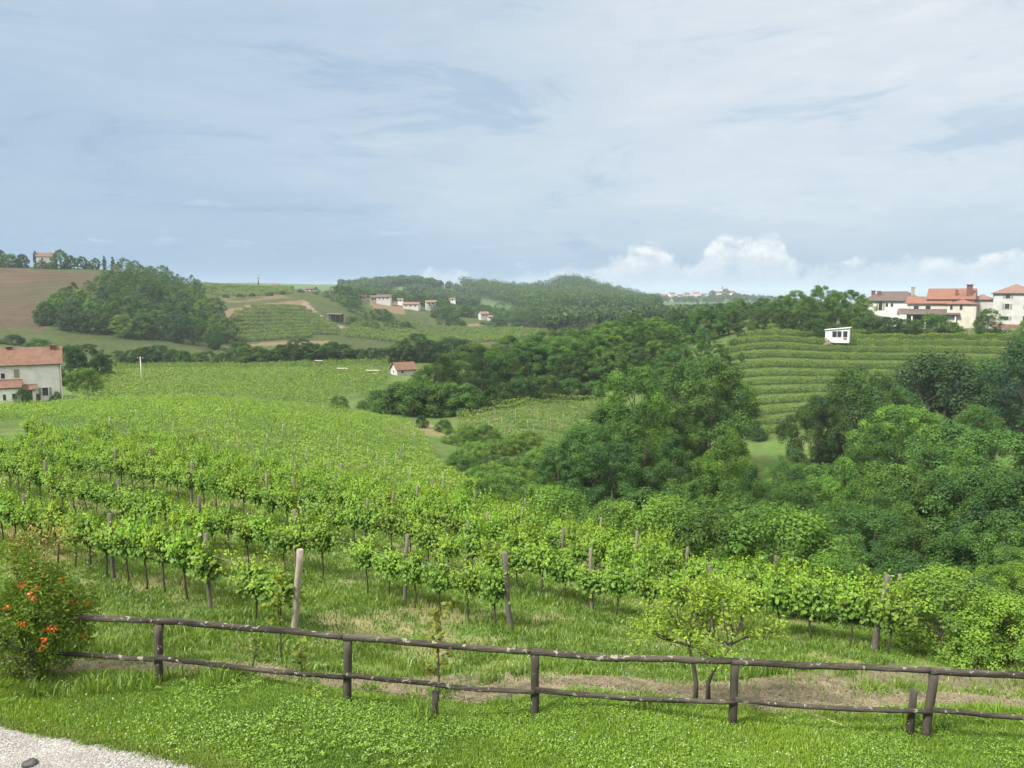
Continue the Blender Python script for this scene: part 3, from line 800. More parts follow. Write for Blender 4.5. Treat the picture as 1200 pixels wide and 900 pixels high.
# ------------------------------------------------------------------ grapevines
LEAF6 = np.array([(0, -.42), (.5, -.28), (.42, .22), (0, .58), (-.42, .22), (-.5, -.28)])
def vine_leaves(c, nrm, size, r):
    n = len(c)
    h = unit(r.normal(size=(n, 3)) * .5 + np.array([0, 0, -1.0]))       # tips hang
    b = unit(h - nrm * (h * nrm).sum(-1, keepdims=True)); a = np.cross(b, nrm)
    s = np.broadcast_to(size, (n,))[:, None, None]
    q = LEAF6[None] * s
    cup = (np.abs(LEAF6[:, 0]) * .35)[None, :, None] * s
    V = c[:, None] + a[:, None] * q[..., :1] + b[:, None] * q[..., 1:] + nrm[:, None] * cup
    return V.reshape(-1, 3)
def vine_kind(seed, vigour=1.0):
    r = np.random.default_rng(seed)
    mb = MB()
    hd = r.uniform(.78, .92)
    pts = [Vector((r.normal(0, .02), r.normal(0, .02), z_)) for z_ in (-.15, .2, .45, hd)]
    mb.tube(pts, [.036, .03, .026, .03], 7, jit=.15)
    for s in (-1, 1):
        mb.tube([pts[-1], Vector((s * .16, 0, hd + .13)), Vector((s * .48, r.normal(0, .03), hd + .12))], [.022, .016, .008], 5, cap=False)
    L = []; T = []; S = []
    ns = int(38 * vigour)
    for i in range(ns):
        x0 = float(np.clip(r.normal(0, .21), -.46, .46)); p = np.array([x0, r.normal(0, .05), hd + .06])
        tall = r.uniform(.38, 1.08) * (1.4 if r.random() < .3 else 1)
        d = unit(np.array([r.normal(0, .16) + x0 * .25, r.normal(0, .36), 1.0]))
        n = int(tall / .045)
        sh = [Vector(p)]
        for j in range(n):
            f = j / n
            d = unit(d + r.normal(0, .10, 3) + np.array([0, .0, -.04 * f]))
            p = p + d * .045
            side = r.normal(0, .085 * (1.25 - f), 3)
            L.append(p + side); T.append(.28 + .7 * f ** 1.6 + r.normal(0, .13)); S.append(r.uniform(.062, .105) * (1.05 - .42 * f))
            if r.random() < .55 and f < .7:
                L.append(p + r.normal(0, .13, 3)); T.append(.3 + r.normal(0, .14)); S.append(r.uniform(.08, .125))
            if j % 4 == 3: sh.append(Vector(p))
        if len(sh) > 1: mb.tube(sh, [.006] * (len(sh) - 1) + [.003], 4, cap=False)
    for i in range(int(230 * vigour)):
        L.append(np.array([r.normal(0, .22), r.normal(0, .17), r.uniform(hd - .02, hd + .65)])); T.append(.22 + r.normal(0, .13)); S.append(r.uniform(.08, .13))
    L = np.array(L); n = len(L)
    nr_ = unit(np.stack([r.normal(0, .45, n), np.sign(L[:, 1] + r.normal(0, .06, n)) * r.uniform(.2, 1, n), r.uniform(.1, 1.1, n)], -1))
    V = vine_leaves(L, nr_, np.array(S), r)
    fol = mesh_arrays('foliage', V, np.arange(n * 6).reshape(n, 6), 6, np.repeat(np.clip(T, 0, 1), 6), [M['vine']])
    return mb.mesh('trunk', M['vinebark']), fol
VINES = [vine_kind(200 + i, v) for i, v in enumerate((1, 1.1, .9, 1.15, .8, 1.05, 1.2, .95))]
POSTS = []
def vine_post_mesh(seed, h=2.3, rad=.062):
    r = random.Random(seed); mb = MB()
    n = 7
    pts = [(r.gauss(0, .008), r.gauss(0, .008), -.3 + (h + .3) * i / (n - 1)) for i in range(n)]
    mb.tube(pts, [rad * (1.06 - .12 * i / (n - 1)) * r.uniform(.94, 1.06) for i in range(n)], 9, jit=.06)
    return mb.mesh('vineyard_post', M['vpost'])
PM = [vine_post_mesh(i) for i in range(5)]
PM_END = [vine_post_mesh(20 + i, 2.4, .085) for i in range(3)]
THIN = [vine_post_mesh(40 + i, 2.15, .04) for i in range(2)]
def lean_rot(o, a, b): o.rotation_euler = (R(a), R(b), random.uniform(0, 6.28) if abs(a) + abs(b) < .1 else 0)
# ------------------------------------------------------------------ the vineyard behind the fence, vine by vine
ROWS = [((-5.6, 19.0), 'nearest'), ((-.07, 21.5), 'second'), ((10.9, 20.0), 'third'), ((12.4, 23.7), 'fourth'), ((11.6, 27.9), 'fifth'), ((7.2, 34.0), 'sixth'), ((2.6, 39.9), 'seventh')]
LIM = [-40, -30, -20, 20, 30, 95, 150]                               # columns where each row leaves the view
RPOST = [[335, 235, 120, 15], [597, 470, 340, 227, 135, 50], [1040, 845, 697, 545, 422, 310, 218, 130, 40], [1075, 805, 660, 570, 455, 350, 262, 175, 85], [915, 748, 603, 487, 387, 296, 210, 125, 45], [700, 555, 440, 345, 250, 165], [620, 505, 400, 300, 215]]
def row_at_px(start, px):
    a = (px - 600) / FPX; dx, dy = -ROWDIR.x, -ROWDIR.y
    # x = a*y*1.006
    k = a * 1.006
    s = (k * start[1] - start[0]) / (dx - k * dy)
    return start[0] + dx * s, start[1] + dy * s, s
ROWANG = math.atan2(-ROWDIR.y, -ROWDIR.x)
for ri, (st, nm) in enumerate(ROWS):
    send = row_at_px(st, LIM[ri])[2]
    s = .55; k = 0
    posts_s = []
    for j, q in enumerate(RPOST[ri]):
        x, y, ps = row_at_px(st, q)
        posts_s.append(ps)
        end = (j == 0 and ri < 3)
        me = random.choice(PM_END if end else PM)
        o = link('vineyard_post', me, None, (x, y, z1(x, y)))
        lean_rot(o, random.gauss(0, 3.2), random.gauss(0, 3.6))
        pale = (ri, j) in ((0, 0),)
        o.color = (1.45, 1.4, 1.28, 1) if pale else random.choice([(.62, .60, .58, 1), (.75, .72, .68, 1), (.9, .86, .8, 1), (.55, .54, .52, 1)])
        look = 'pale sawn-topped wooden end post' if pale else ('thick weathered wooden end post' if end else 'grey weathered wooden trellis post')
        tag(o, f'{look}, {ordinal(j)} post from the fence end of the {nm} vine row', 'post', 'posts of the near vine rows')
        o.scale[2] = random.uniform(.93, 1.03) if ri else .93
    if ri == 0:
        pass
    while s < send:
        if all(abs(s - q) > .0 for q in posts_s) and random.random() > .025:
            sj = s + random.uniform(-.07, .07)
            x = st[0] - ROWDIR.x * sj; y = st[1] - ROWDIR.y * sj
            if y > 17:
                tr, fo = VINES[random.randrange(len(VINES))]
                sc = random.uniform(.86, 1.1)
                e = empty('grapevine', (x, y, z1(x, y)), ROWANG + random.choice([0, math.pi]) + random.gauss(0, .06), f'leafy green grapevine, {ordinal(k)} vine from the fence end of the {nm} row', 'grapevine', 'trellised vines in the rows behind the fence')
                link('trunk', tr, e, sc=sc)
                f = link('foliage', fo, e, sc=(random.uniform(.92, 1.08), random.uniform(.85, 1.1), sc * random.uniform(1.02, 1.2)))
                v = random.uniform(.86, 1.14); u = random.uniform(.92, 1.1)
                f.color = (.158 * v * u, .286 * v, .046 * v, 1)
                k += 1
        s += 1.02
    # the wires the row hangs on
    for hw in ((1.02,), (1.55,)):
        mb = MB(); n = max(3, int(send / 4)); pts = []
        for i in range(n + 1):
            sj = send * i / n; x = st[0] - ROWDIR.x * sj; y = st[1] - ROWDIR.y * sj
            pts.append((x, y, z1(x, y) + hw[0]))
        mb.tube(pts, .004, 4)
        o = mb.build('trellis_wire', M['wire'])
        tag(o, f"thin grey {'lower' if hw[0] < 1.2 else 'upper'} trellis wire strung along the {nm} vine row", 'wire', 'wires of the near vine rows')

# ------------------------------------------------------------------ vineyards farther off: rows of one mass each
def field(name, label, bounds, ang, spacing, per_m, size, colour, hgt=1.9, low=.55, wid=.33, posts=None, jitter=.0, gaps=0, pxpoly=None):
    """bounds: list of (px, depth near, depth far); rows run at angle ang in plan"""
    px = [b[0] for b in bounds]
    def inside(x, y):
        q = 600 + FPX * x / np.maximum(y, 1)
        lo = np.interp(q, px, [b[1] for b in bounds]); hi = np.interp(q, px, [b[2] for b in bounds])
        m_ = (q > px[0]) & (q < px[-1]) & (y > lo) & (y < hi)
        if pxpoly is not None: m_ &= inpoly(*pix(x, y, zt(x, y)), pxpoly)
        return m_
    pts = [(xat(b[0], d), d) for b in bounds for d in b[1:3]]
    P_ = np.array(pts); ctr = P_.mean(0); ext = np.abs(P_ - ctr).max() * 1.5
    d = np.array([math.cos(ang), math.sin(ang)]); nn = np.array([-d[1], d[0]])
    X_, Y_, ROWI, SS = [], [], [], []
    nrow = int(2 * ext / spacing)
    for i in range(nrow):
        n = int(2 * ext * per_m)
        s_ = rng.uniform(-ext, ext, n); off = (i - nrow / 2) * spacing
        bend = .8 * np.sin(s_ * .03 + i * .05)
        q = ctr + s_[:, None] * d + (off + bend)[:, None] * nn
        m_ = inside(q[:, 0], q[:, 1])
        if gaps: m_ &= fnoise(q[:, 0], q[:, 1], 7, 61) > gaps
        X_.append(q[m_, 0]); Y_.append(q[m_, 1]); SS.append(s_[m_] + i * 91.7)
    x = np.concatenate(X_); y = np.concatenate(Y_); ss = np.concatenate(SS); n = len(x)
    z0 = zt(x, y)
    pl = fnoise(ss, ss * 0, 1.3, 62)                          # plant by plant
    h = low + (hgt * (.78 + .38 * pl) - low) * rng.random(n) ** .75
    tip = rng.random(n) < .06; h[tip] += rng.uniform(.1, .4, tip.sum())
    lat = rng.normal(0, wid, n) * np.clip(1.4 - .5 * h / hgt, .4, 1.2)
    C = np.stack([x + nn[0] * lat, y + nn[1] * lat, z0 + h], -1)
    facing = unit(np.stack([nn[0] * np.sign(lat), nn[1] * np.sign(lat), np.full(n, .85)], -1) + rng.normal(0, .36, (n, 3)))
    V = cards(C, facing, size * rng.uniform(.6, 1.35, n), .8)
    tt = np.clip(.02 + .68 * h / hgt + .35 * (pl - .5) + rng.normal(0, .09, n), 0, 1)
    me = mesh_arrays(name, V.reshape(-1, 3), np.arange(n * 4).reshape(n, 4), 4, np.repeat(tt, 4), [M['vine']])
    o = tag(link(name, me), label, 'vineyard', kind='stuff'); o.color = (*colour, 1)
    return o, inside, ctr, d, nn
AB = math.atan2(2.6, -4.0)
VINEG = (.132, .232, .044)
B_b = [(-70, 80, 112), (0, 78, 106), (130, 71, 113), (200, 64, 117), (300, 58, 120), (430, 55, 120), (490, 53, 110), (520, 53, 76), (565, 54, 58)]
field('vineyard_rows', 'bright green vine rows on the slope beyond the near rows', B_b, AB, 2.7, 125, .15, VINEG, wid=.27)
C1 = [(82, 116, 122), (130, 120, 150), (300, 126, 160), (390, 128, 165), (395, 150, 165), (440, 152, 165)]
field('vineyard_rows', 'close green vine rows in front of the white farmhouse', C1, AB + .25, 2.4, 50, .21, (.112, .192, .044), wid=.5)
C2 = [(100, 156, 190), (200, 156, 195), (300, 163, 198), (430, 168, 200), (452, 170, 195)]
field('vineyard_rows', 'smooth green vine rows between the farmhouse and the small red-roofed house', C2, AB + .5, 2.5, 40, .24, (.112, .190, .046), wid=.5)
C3 = [(120, 198, 226), (250, 198, 228), (350, 202, 226), (455, 204, 222)]
field('vineyard_rows', 'hazy green vine rows along the foot of the hedge trees', C3, AB - .2, 2.6, 32, .27, (.090, .155, .043), wid=.5)
D_b = [(858, 140, 163), (872, 134, 163), (888, 128, 163), (1000, 128, 163), (1210, 140, 163), (1300, 140, 163)]
field('vineyard_rows', 'lower terraced vine rows behind the dark round valley tree', D_b, math.atan2(-.05, 1), 4.9, 130, .21, (.100, .172, .042), hgt=1.3, wid=.36, low=.15)
D2_b = [(846, 168, 186), (862, 160, 192), (900, 160, 203), (1300, 160, 205)]
field('vineyard_rows', 'upper terraced vine rows below the white cabin and the orange-roofed house', D2_b, math.atan2(-.05, 1), 7.4, 170, .22, (.100, .172, .042), hgt=1.55, wid=.45, low=.1)
E_b = [(535, 117, 135), (600, 112, 140), (660, 112, 146), (720, 112, 146)]
field('vineyard_rows', 'short vine rows with bare posts below the central wood', E_b, math.atan2(-.12, 1), 6.0, 90, .2, (.11, .18, .044), hgt=1.6, wid=.33, low=.2)
F_b = [(262, 338, 352), (275, 335, 400), (300, 332, 425), (330, 332, 430), (352, 334, 430), (372, 340, 408), (398, 345, 372)]
field('vineyard_rows', 'terraced vine rows on the hillside between the two sandy banks', F_b, 0.05, 9.5, 60, .45, (.080, .140, .032), hgt=1.9, wid=.9, low=.1)
G_b = [(240, 462, 560), (300, 470, 555), (345, 480, 545)]
field('vineyard_rows', 'upper hill vine rows on the skyline beside the wooded knoll', G_b, .1, 10.5, 44, .5, (.088, .148, .036), hgt=1.8, wid=1.4, low=.1, gaps=.25)
H_b = [(405, 342, 355), (425, 342, 440), (470, 342, 458), (540, 350, 462), (600, 365, 448), (632, 385, 430)]
field('vineyard_rows', 'distant terraced vine rows in the fields below the village', H_b, -.08, 10, 48, .5, (.084, .148, .034), hgt=1.9, wid=.9, low=.1)

# pale posts standing in the middle vineyard
MP = [(490, 515), (487, 522), (481, 530), (474, 538), (467, 546), (462, 556), (455, 566), (448, 576), (300, 560), (345, 571), (384, 572), (424, 579), (203, 520), (128, 516),
      (160, 503), (245, 512), (330, 520), (395, 536), (430, 548), (280, 540), (360, 552), (440, 560), (95, 498), (190, 496), (270, 500), (350, 500), (410, 508), (230, 530), (310, 534), (480, 583), (500, 586), (520, 592)]
for i, (a, b) in enumerate(sorted(MP)):
    q = gp(a, b + 6)
    o = link('vineyard_post', THIN[i % 2], None, q); lean_rot(o, random.gauss(0, 3), random.gauss(0, 3)); o.scale[2] = 1.12
    o.color = (1.5, 1.45, 1.35, 1) if i % 3 else (.9, .88, .85, 1)
    tag(o, f"thin {'pale' if i % 3 else 'grey'} post in the bright middle vineyard, {ordinal(i)} counting from the farmhouse side", 'post', 'thin posts of the middle vineyard')
EP = [(560, 497), (580, 494), (588, 505), (604, 497), (618, 508), (630, 498), (645, 504), (598, 512), (625, 517), (660, 500), (573, 508)]
for i, (a, b) in enumerate(sorted(EP)):
    q = gp(a, b + 5)
    o = link('vineyard_post', THIN[i % 2], None, q); o.scale[2] = 1.25; o.color = (1.5, 1.45, 1.35, 1)
    tag(o, f'pale bare post in the short vine rows below the central wood, {ordinal(i)} from the meadow', 'post', 'posts of the short vine rows')

# ------------------------------------------------------------------ rail fence
fx = [(-70, 792), (167, 802), (398, 818), (628, 838), (872, 852), (1110, 864), (1340, 874)]
fd = [13.0, 12.6, 12.4, 12.2, 12.0, 11.8, 11.6]
bases = [gd(a, d) for (a, b_), d in zip(fx, fd)]
fence = empty('rail_fence', bases[3], 0, 'weathered two-rail log fence with lichen crossing in front of the vineyard', 'fence')
def frel(v): return Vector(v) - bases[3]
tops = []
leans = [(.03), (.055), (.02), (0.0), (.005), (.075), (.03)]
for b_, ln in zip(bases, leans):
    top = b_ + Vector((ln, random.uniform(-.02, .02), 1.075))
    mb = MB(); n = 6
    r_ = random.uniform(.068, .076)
    pts = [b_.lerp(top, i / (n - 1)) + Vector((random.gauss(0, .004), random.gauss(0, .004), -.3 if i == 0 else 0)) for i in range(n)]
    mb.tube([frel(q) for q in pts], [r_ * random.uniform(.95, 1.05) for _ in range(n)], 11, jit=.035)
    mb.build('post', M['post'], fence); tops.append(top)
def rail(a, b_, r0, r1, sag, seed):
    rr = random.Random(seed); n = 15; mb = MB(); pts = []; rd = []
    w1, w2 = rr.uniform(-1, 1), rr.uniform(-1, 1)
    for i in range(n):
        f = i / (n - 1)
        q = a.lerp(b_, f) + Vector((0, rr.gauss(0, .006), sag * math.sin(math.pi * f) + .013 * w1 * math.sin(6.3 * f) + .007 * w2 * math.sin(12.6 * f) + rr.gauss(0, .003)))
        pts.append(frel(q)); rd.append((r0 + (r1 - r0) * f) * rr.uniform(.93, 1.07))
    mb.tube(pts, rd, 11, jit=.05); mb.build('rail', M['rail'], fence)
for i in range(len(tops) - 1):
    a, b_ = tops[i], tops[i + 1]; d = (b_ - a).normalized()
    rail(a - d * .07 + Vector((0, 0, .055)), b_ - d * .06 + Vector((0, 0, .055)), .058, .050, [-.02, .015, -.01, -.035, -.01, 0][i], 300 + i)
    fa, fb = bases[i].lerp(tops[i], .44), bases[i + 1].lerp(tops[i + 1], .44)
    rail(fa + Vector((.0, -.075, .04)), fb + Vector((0, -.075, -.01)), .044, .039, [0, -.03, -.03, -.045, -.04, -.02][i], 400 + i)
# two short stakes by the fence
for (a, d, h_, ln), lab in (((505, 12.35, .50, .01), 'short stub post under the lower rail of the log fence, beside the thin sapling'), ((1091, 11.85, .78, .03), 'waist-high lone stake beside the last fence post in view')):
    q = gd(a, d); mb = MB()
    mb.tube([(0, 0, -.2), (ln * .4, 0, h_ * .5), (ln, 0, h_)], [.062, .06, .055], 10, jit=.06)
    tag(mb.build('wooden_stake', M['post'], None, q), lab, 'stake')
# pale stick lying on the bare soil
a, b_ = gp(942, 836), gp(1000, 857); mb = MB(); dv = b_ - a
mb.tube([(0, 0, .03), dv * .5 + Vector((0, 0, .05)), dv + Vector((0, 0, .03))], [.012, .013, .009], 6)
tag(mb.build('stick', rough_mat('pale_stick', (.55, .48, .36), .2, 5), None, a), 'pale cut stick lying on the bare soil behind the fence', 'stick')
# dark rounded stone at the very edge of the gravel
bm = bmesh.new(); bmesh.ops.create_icosphere(bm, subdivisions=3, radius=1)
for v in bm.verts:
    v.co *= 1 + .08 * math.sin(v.co.x * 4 + v.co.y * 3); v.co.x *= .11; v.co.y *= .09; v.co.z *= .06
for f in bm.faces: f.smooth = True
me = bpy.data.meshes.new('stone'); bm.to_mesh(me); bm.free()
me.materials.append(rough_mat('dark_stone', (.06, .058, .055), .3, 6, rough=.55))
q = gp(36, 897); o = tag(link('stone', me, None, q + Vector((0, 0, .03))), 'dark smooth rounded stone lying on the pale gravel path', 'stone')

# ------------------------------------------------------------------ shrubs and small trees near the fence
def leafy(name, p, L, N_, T, size, colour, label, cat, stems, mat='leaf', hexa=False, aspect=.5, child='foliage'):
    e = empty(name, p, 0, label, cat)
    L = np.array(L); N_ = np.array(N_)
    if hexa: V = vine_leaves(L, N_, size, rng); k = 6
    else: V = cards(L, N_, size, aspect).reshape(-1, 3); k = 4
    n = len(L)
    me = mesh_arrays(child, V, np.arange(n * k).reshape(n, k), k, np.repeat(np.clip(T, 0, 1), k), [M[mat]])
    f = link(child, me, e); f.color = (*colour, 1)
    if stems is not None: stems.build('trunk', M['bark'], e)
    return e, f
def twig_leaves(r, segs, step, spread, s0, s1):
    """leaves along twigs given as point lists"""
    L, N_, T, S = [], [], [], []
    for sg in segs:
        for a, b in zip(sg[:-1], sg[1:]):
            n = max(1, int((b - a).length / step))
            for i in range(n):
                q = a.lerp(b, (i + r.random()) / n); L.append(np.array(q) + r.normal(0, spread, 3))
                N_.append(unit(np.array([r.normal(0, .6), r.normal(0, .6), .7]))); T.append(r.normal(.5, .2)); S.append(r.uniform(s0, s1))
    return L, N_, T, np.array(S)
def branchy(r, base, dirs, length, levels, rad, mb, out, wob=.22, shrink=.68, fork=3):
    """recursive limbs; the fine twigs land in out"""
    for d in dirs:
        pts = [Vector(base)]; dd = Vector(d).normalized(); n = 5
        for i in range(n):
            dd = (dd + Vector((r.normal(0, wob), r.normal(0, wob), r.normal(0, wob) + .05))).normalized()
            pts.append(pts[-1] + dd * length / n)
        mb.tube(pts, [rad * (1 - .5 * i / n) for i in range(n + 1)], 6 if rad > .02 else 4, cap=False)
        if levels <= 1: out.append(pts)
        if levels > 0:
            for k in range(fork):
                q = pts[2 + int(r.integers(0, n - 1))]
                nd = dd + Vector((r.normal(0, .7), r.normal(0, .7), r.normal(0, .45)))
                branchy(r, q, [nd], length * shrink * r.uniform(.8, 1.2), levels - 1, rad * .5, mb, out, wob, shrink, fork)
# flowering shrub at the left end of the fence
r = np.random.default_rng(5); p = gd(22, 12.95); mb = MB(); tw = []
for k in range(5):
    a = k * 1.26; branchy(r, (math.cos(a) * .12, math.sin(a) * .1, 0), [(math.cos(a) * .45, math.sin(a) * .4, 1)], .92, 3, .022, mb, tw, .2, .62, 3)
L, N_, T, S = twig_leaves(r, tw, .014, .075, .035, .07)
L = np.array(L); dens = 26
extra = r.normal(size=(24000, 3)); extra = unit(extra) * (r.random(24000) ** .42)[:, None] * np.array([1.08, .8, 1.32]) + np.array([.02, 0, 1.36])
k = fnoise(extra[:, 0] * 1 + extra[:, 1], extra[:, 2], .3, 71) > .36; extra = extra[k]
L = np.concatenate([L, extra]); N_ = np.concatenate([np.array(N_), unit(r.normal(0, .6, extra.shape) + np.array([0, -.2, .6]))])
T = np.concatenate([np.array(T), np.clip(r.normal(.45, .22, len(extra)), 0, 1)]); S = np.concatenate([S, r.uniform(.045, .09, len(extra))])
keep = (np.abs(L[:, 0]) < 1.3) & (L[:, 2] > .1); L, N_, T, S = L[keep], N_[keep], T[keep], S[keep]
pome, f = leafy('flowering_shrub', p, L, N_, T, S, (.105, .172, .026), 'bushy shrub with orange-red blossoms growing over the fence end', 'shrub', mb, aspect=.42)
# young reddish shoots on its top
n = 800; q = np.stack([r.normal(.15, .42, n), r.normal(0, .35, n), r.uniform(1.95, 2.6, n)], -1)
q[:, 2] += .18 * np.cos(q[:, 0])
me = mesh_arrays('foliage', cards(q, unit(r.normal(0, .6, (n, 3)) + np.array([0, 0, .6])), r.uniform(.03, .06, n), .4).reshape(-1, 3), np.arange(n * 4).reshape(n, 4), 4, np.repeat(np.clip(r.normal(.5, .25, n), 0, 1), 4), [M['petal']])
o = link('foliage', me, pome); o.color = (.30, .17, .045, 1); o['label'] = 'reddish bronze young shoots'
FL = [(26, 686), (36, 697), (39, 702), (42, 690), (48, 676), (70, 681), (25, 732), (55, 737), (62, 739), (52, 750), (51, 758), (90, 698), (98, 744), (66, 694), (85, 705), (101, 706), (60, 735), (38, 693), (8, 712), (74, 716)]
for i, (a, b_) in enumerate(FL):
    c = at(a, b_, 12) - p
    q = 1 - (c.x / 1.15) ** 2 - ((c.z - 1.22) / 1.2) ** 2
    c = at(a, b_, p.y - .78 * math.sqrt(max(.03, q)) * r.uniform(1.12, 1.26)) - p
    n = 15; big_ = r.uniform(.016, .042)
    o_ = r.normal(size=(n, 3)) * np.array([big_ * 1.3, big_ * .8, big_]); d = unit(o_ + r.normal(0, big_ * .5, (n, 3)) + np.array([0, -.012, .01]))
    V = cards(np.array(c)[None] + o_, d, r.uniform(.025, .055, n), .6, r)
    me = mesh_arrays('blossom', V.reshape(-1, 3), np.arange(n * 4).reshape(n, 4), 4, np.repeat(np.clip(r.normal(.5, .3, n), 0, 1), 4), [M['petal']])
    o = link('blossom', me, pome); o.color = random.choice([(.66, .12, .025, 1), (.70, .17, .035, 1), (.62, .08, .02, 1)])
# small two-stemmed tree growing behind the fence
r = np.random.default_rng(9); p = gd(832, 13.3); mb = MB(); tw = []
for bx, tx in ((-.10, -.16), (.14, .38)):
    st = [Vector((bx, 0, -.1)), Vector((bx * .9, .02, .35)), Vector((bx + tx * .35, 0, .75)), Vector((bx + tx, 0, 1.1))]
    mb.tube(st, [.05, .042, .036, .028], 8)
    branchy(r, st[-1], [(-1.2, .1, .55), (-.5, -.3, 1), (.3, .3, 1.1), (1.0, 0, .7), (.2, -.5, .6), (-.9, .4, .2)], .68, 3, .020, mb, tw, .2, .66, 3)
L, N_, T, S = twig_leaves(r, tw, .012, .07, .05, .095)
L = np.array(L); keep = (L[:, 2] > .75) & (np.abs(L[:, 0] - .05) < 1.42) & (r.random(len(L)) < .75) & (L[:, 2] < 2.75)
print('small tree leaves', keep.sum())
leafy('small_tree', p, L[keep], np.array(N_)[keep], np.array(T)[keep] + .1, S[keep], (.175, .275, .045), 'small two-stemmed tree with sparse yellow-green leaves behind the fence', 'tree', mb, aspect=.5)
# saplings
for px_, d, h_, n, lab, cc in ((508, 12.75, 1.95, 150, 'thin leggy sapling with yellowing leaves rising above the stub post', (.17, .20, .05)),
                               (318, 16.6, 2.1, 190, 'young yellow-green vine shoot climbing beside the pale end post', (.17, .24, .04)),
                               (287, 12.9, .75, 30, 'bare knee-high sapling stem behind the fence under the white-topped post', (.12, .18, .05)),
                               (342, 12.9, .8, 40, 'small leafy sapling behind the lower rail of the fence', (.14, .20, .05))):
    r = np.random.default_rng(px_); p = gd(px_, d); mb = MB(); tw = []
    st = [Vector((0, 0, -.1))] + [Vector((r.normal(0, .03), r.normal(0, .03), h_ * f)) for f in (.3, .6, .85, 1)]
    mb.tube(st, [.018, .016, .013, .008, .004], 6)
    for f in (.35, .45, .6, .7, .8, .9):
        b0 = Vector((0, 0, h_ * f)); a = r.uniform(0, 6.28); e1 = b0 + Vector((math.cos(a) * .3, math.sin(a) * .3, .16)) * min(1, h_ * .6)
        mb.tube([b0, e1], [.006, .003], 4, cap=False); tw.append([b0, e1])
    tw.append([st[2], st[3], st[4]])
    L, N_, T, S = twig_leaves(r, tw, .018, .06, .06, .11)
    k = r.permutation(len(L))[:n]
    leafy('sapling', p, np.array(L)[k], np.array(N_)[k], np.array(T)[k], S[k], cc, lab, 'sapling', mb, hexa=True, mat='vine')
# ------------------------------------------------------------------ trees
def T(kind, px, top, d, tone, width=1.0, **kw):
    p = gd(px, d); h = max(2.0, at(px, top, d).z - p.z)
    nat = KIND[kind][0]
    return tree(kind, p, h, tone, width, **kw)
def wood(lst, place, front, group):
    out = []
    for a in lst:
        out.append(T(*a[:5], *(a[5:6]), group=group))
    name_wood(out, place, front)
    return out
def jit(a, s): return a + random.uniform(-s, s)
# shrubs between the last near rows and the valley
for a in [('broad', 655, 574, 41, LIGHT, 1.1, 'spreading light green shrub behind the fourth vine row, below the big valley tree'),
          ('bush', 612, 590, 43, MID, 1.0, 'mid green bush at the lower end of the fifth vine row'),
          ('bush', 556, 566, 50, DARK, .9, 'small dark green bush at the corner of the middle vineyard'),
          ('broad', 722, 590, 38, LIGHT, .9, 'leafy light shrub behind the posts of the fourth vine row'),
          ('broad', 790, 588, 36, LIGHT, .95, 'tall-shooted light shrub left of the fig bush'),
          ('bush', 840, 606, 34, MID, 1.0, 'rounded shrub close against the big fig bush'),
          ('broad', 925, 598, 32, LIGHT, 1.15, 'big pale-leaved fig bush behind the leaning post'),
          ('broad', 992, 655, 25.5, LIGHT, 1.0, 'lower pale fig bush sloping down toward the thick end post'),
          ('broad', 1128, 674, 22, YELL, 1.2, 'domed yellow-green fig bush beyond the thick end post'),
          ('broad', 1200, 715, 20.5, YELL, 1.0, 'yellow-green bush at the frame edge behind the log fence'),
          ('bush', 1065, 735, 26, DARK, 1.1, 'dark low undergrowth bush in shade below the fig bushes'),
          ('bush', 1000, 720, 27, DARK, 1.0, 'dark low bush under the sloping fig bush')]:
    T(*a[:6], name='shrub', label=a[6], cat='shrub')
# valley wood, from the vineyard to the right
VW = [('billowy', 745, 430, 90, LIGHT, .8), ('billowy', 832, 414, 104, MID, 1.0), ('dense', 795, 432, 112, DARK, 1.0), ('billowy', 690, 492, 76, MID, 1.15), ('billowy', 755, 474, 78, MID, 1.15),
      ('dense', 655, 525, 72, MID, 1.0), ('billowy', 720, 515, 68, DARK, 1.2), ('billowy', 790, 505, 70, MID, 1.05), ('tall', 850, 512, 62, LIGHT, 1.1), ('tall', 884, 540, 58, MID, 1.1), ('billowy', 830, 540, 64, MID, 1.1),
      ('dense', 1005, 430, 106, DARK, 1.12), ('dense', 960, 470, 104, DARK, .9), ('bush', 1100, 415, 128, BLUE, 1.1), ('dense', 1203, 396, 118, BLUE, 1.0),
      ('billowy', 1062, 472, 86, LIGHT, 1.0), ('billowy', 1030, 500, 80, MID, 1.0), ('dense', 1120, 492, 78, MID, 1.0), ('billowy', 1175, 500, 66, MID, 1.1), ('billowy', 1095, 520, 68, MID, 1.1), ('tall', 992, 538, 62, LIGHT, 1.2),
      ('billowy', 1050, 535, 62, MID, 1.1), ('dense', 1105, 560, 55, DARK, 1.1), ('billowy', 1155, 545, 52, MID, 1.1), ('dense', 1215, 560, 47, DARK, 1.2), ('billowy', 940, 560, 62, MID, 1.15), ('billowy', 985, 592, 52, MID, 1.15),
      ('billowy', 1040, 596, 47, MID, 1.2), ('dense', 1085, 625, 42, DARK, 1.2), ('dense', 1140, 620, 43, DARK, 1.2), ('billowy', 1215, 640, 36, LIGHT, 1.0), ('billowy', 900, 585, 55, MID, 1.1), ('dense', 870, 575, 70, DARK, 1.1),
      ('dense', 1020, 640, 42, DARK, 1.2), ('billowy', 930, 520, 80, MID, 1.0), ('billowy', 1150, 470, 100, MID, .9), ('bush', 1040, 460, 122, MID, 1.2), ('dense', 1190, 600, 40, MID, 1.1), ('bush', 1090, 660, 34, DARK, 1.4), ('bush', 1150, 675, 31, DARK, 1.3), ('bush', 975, 640, 36, MID, 1.3)]
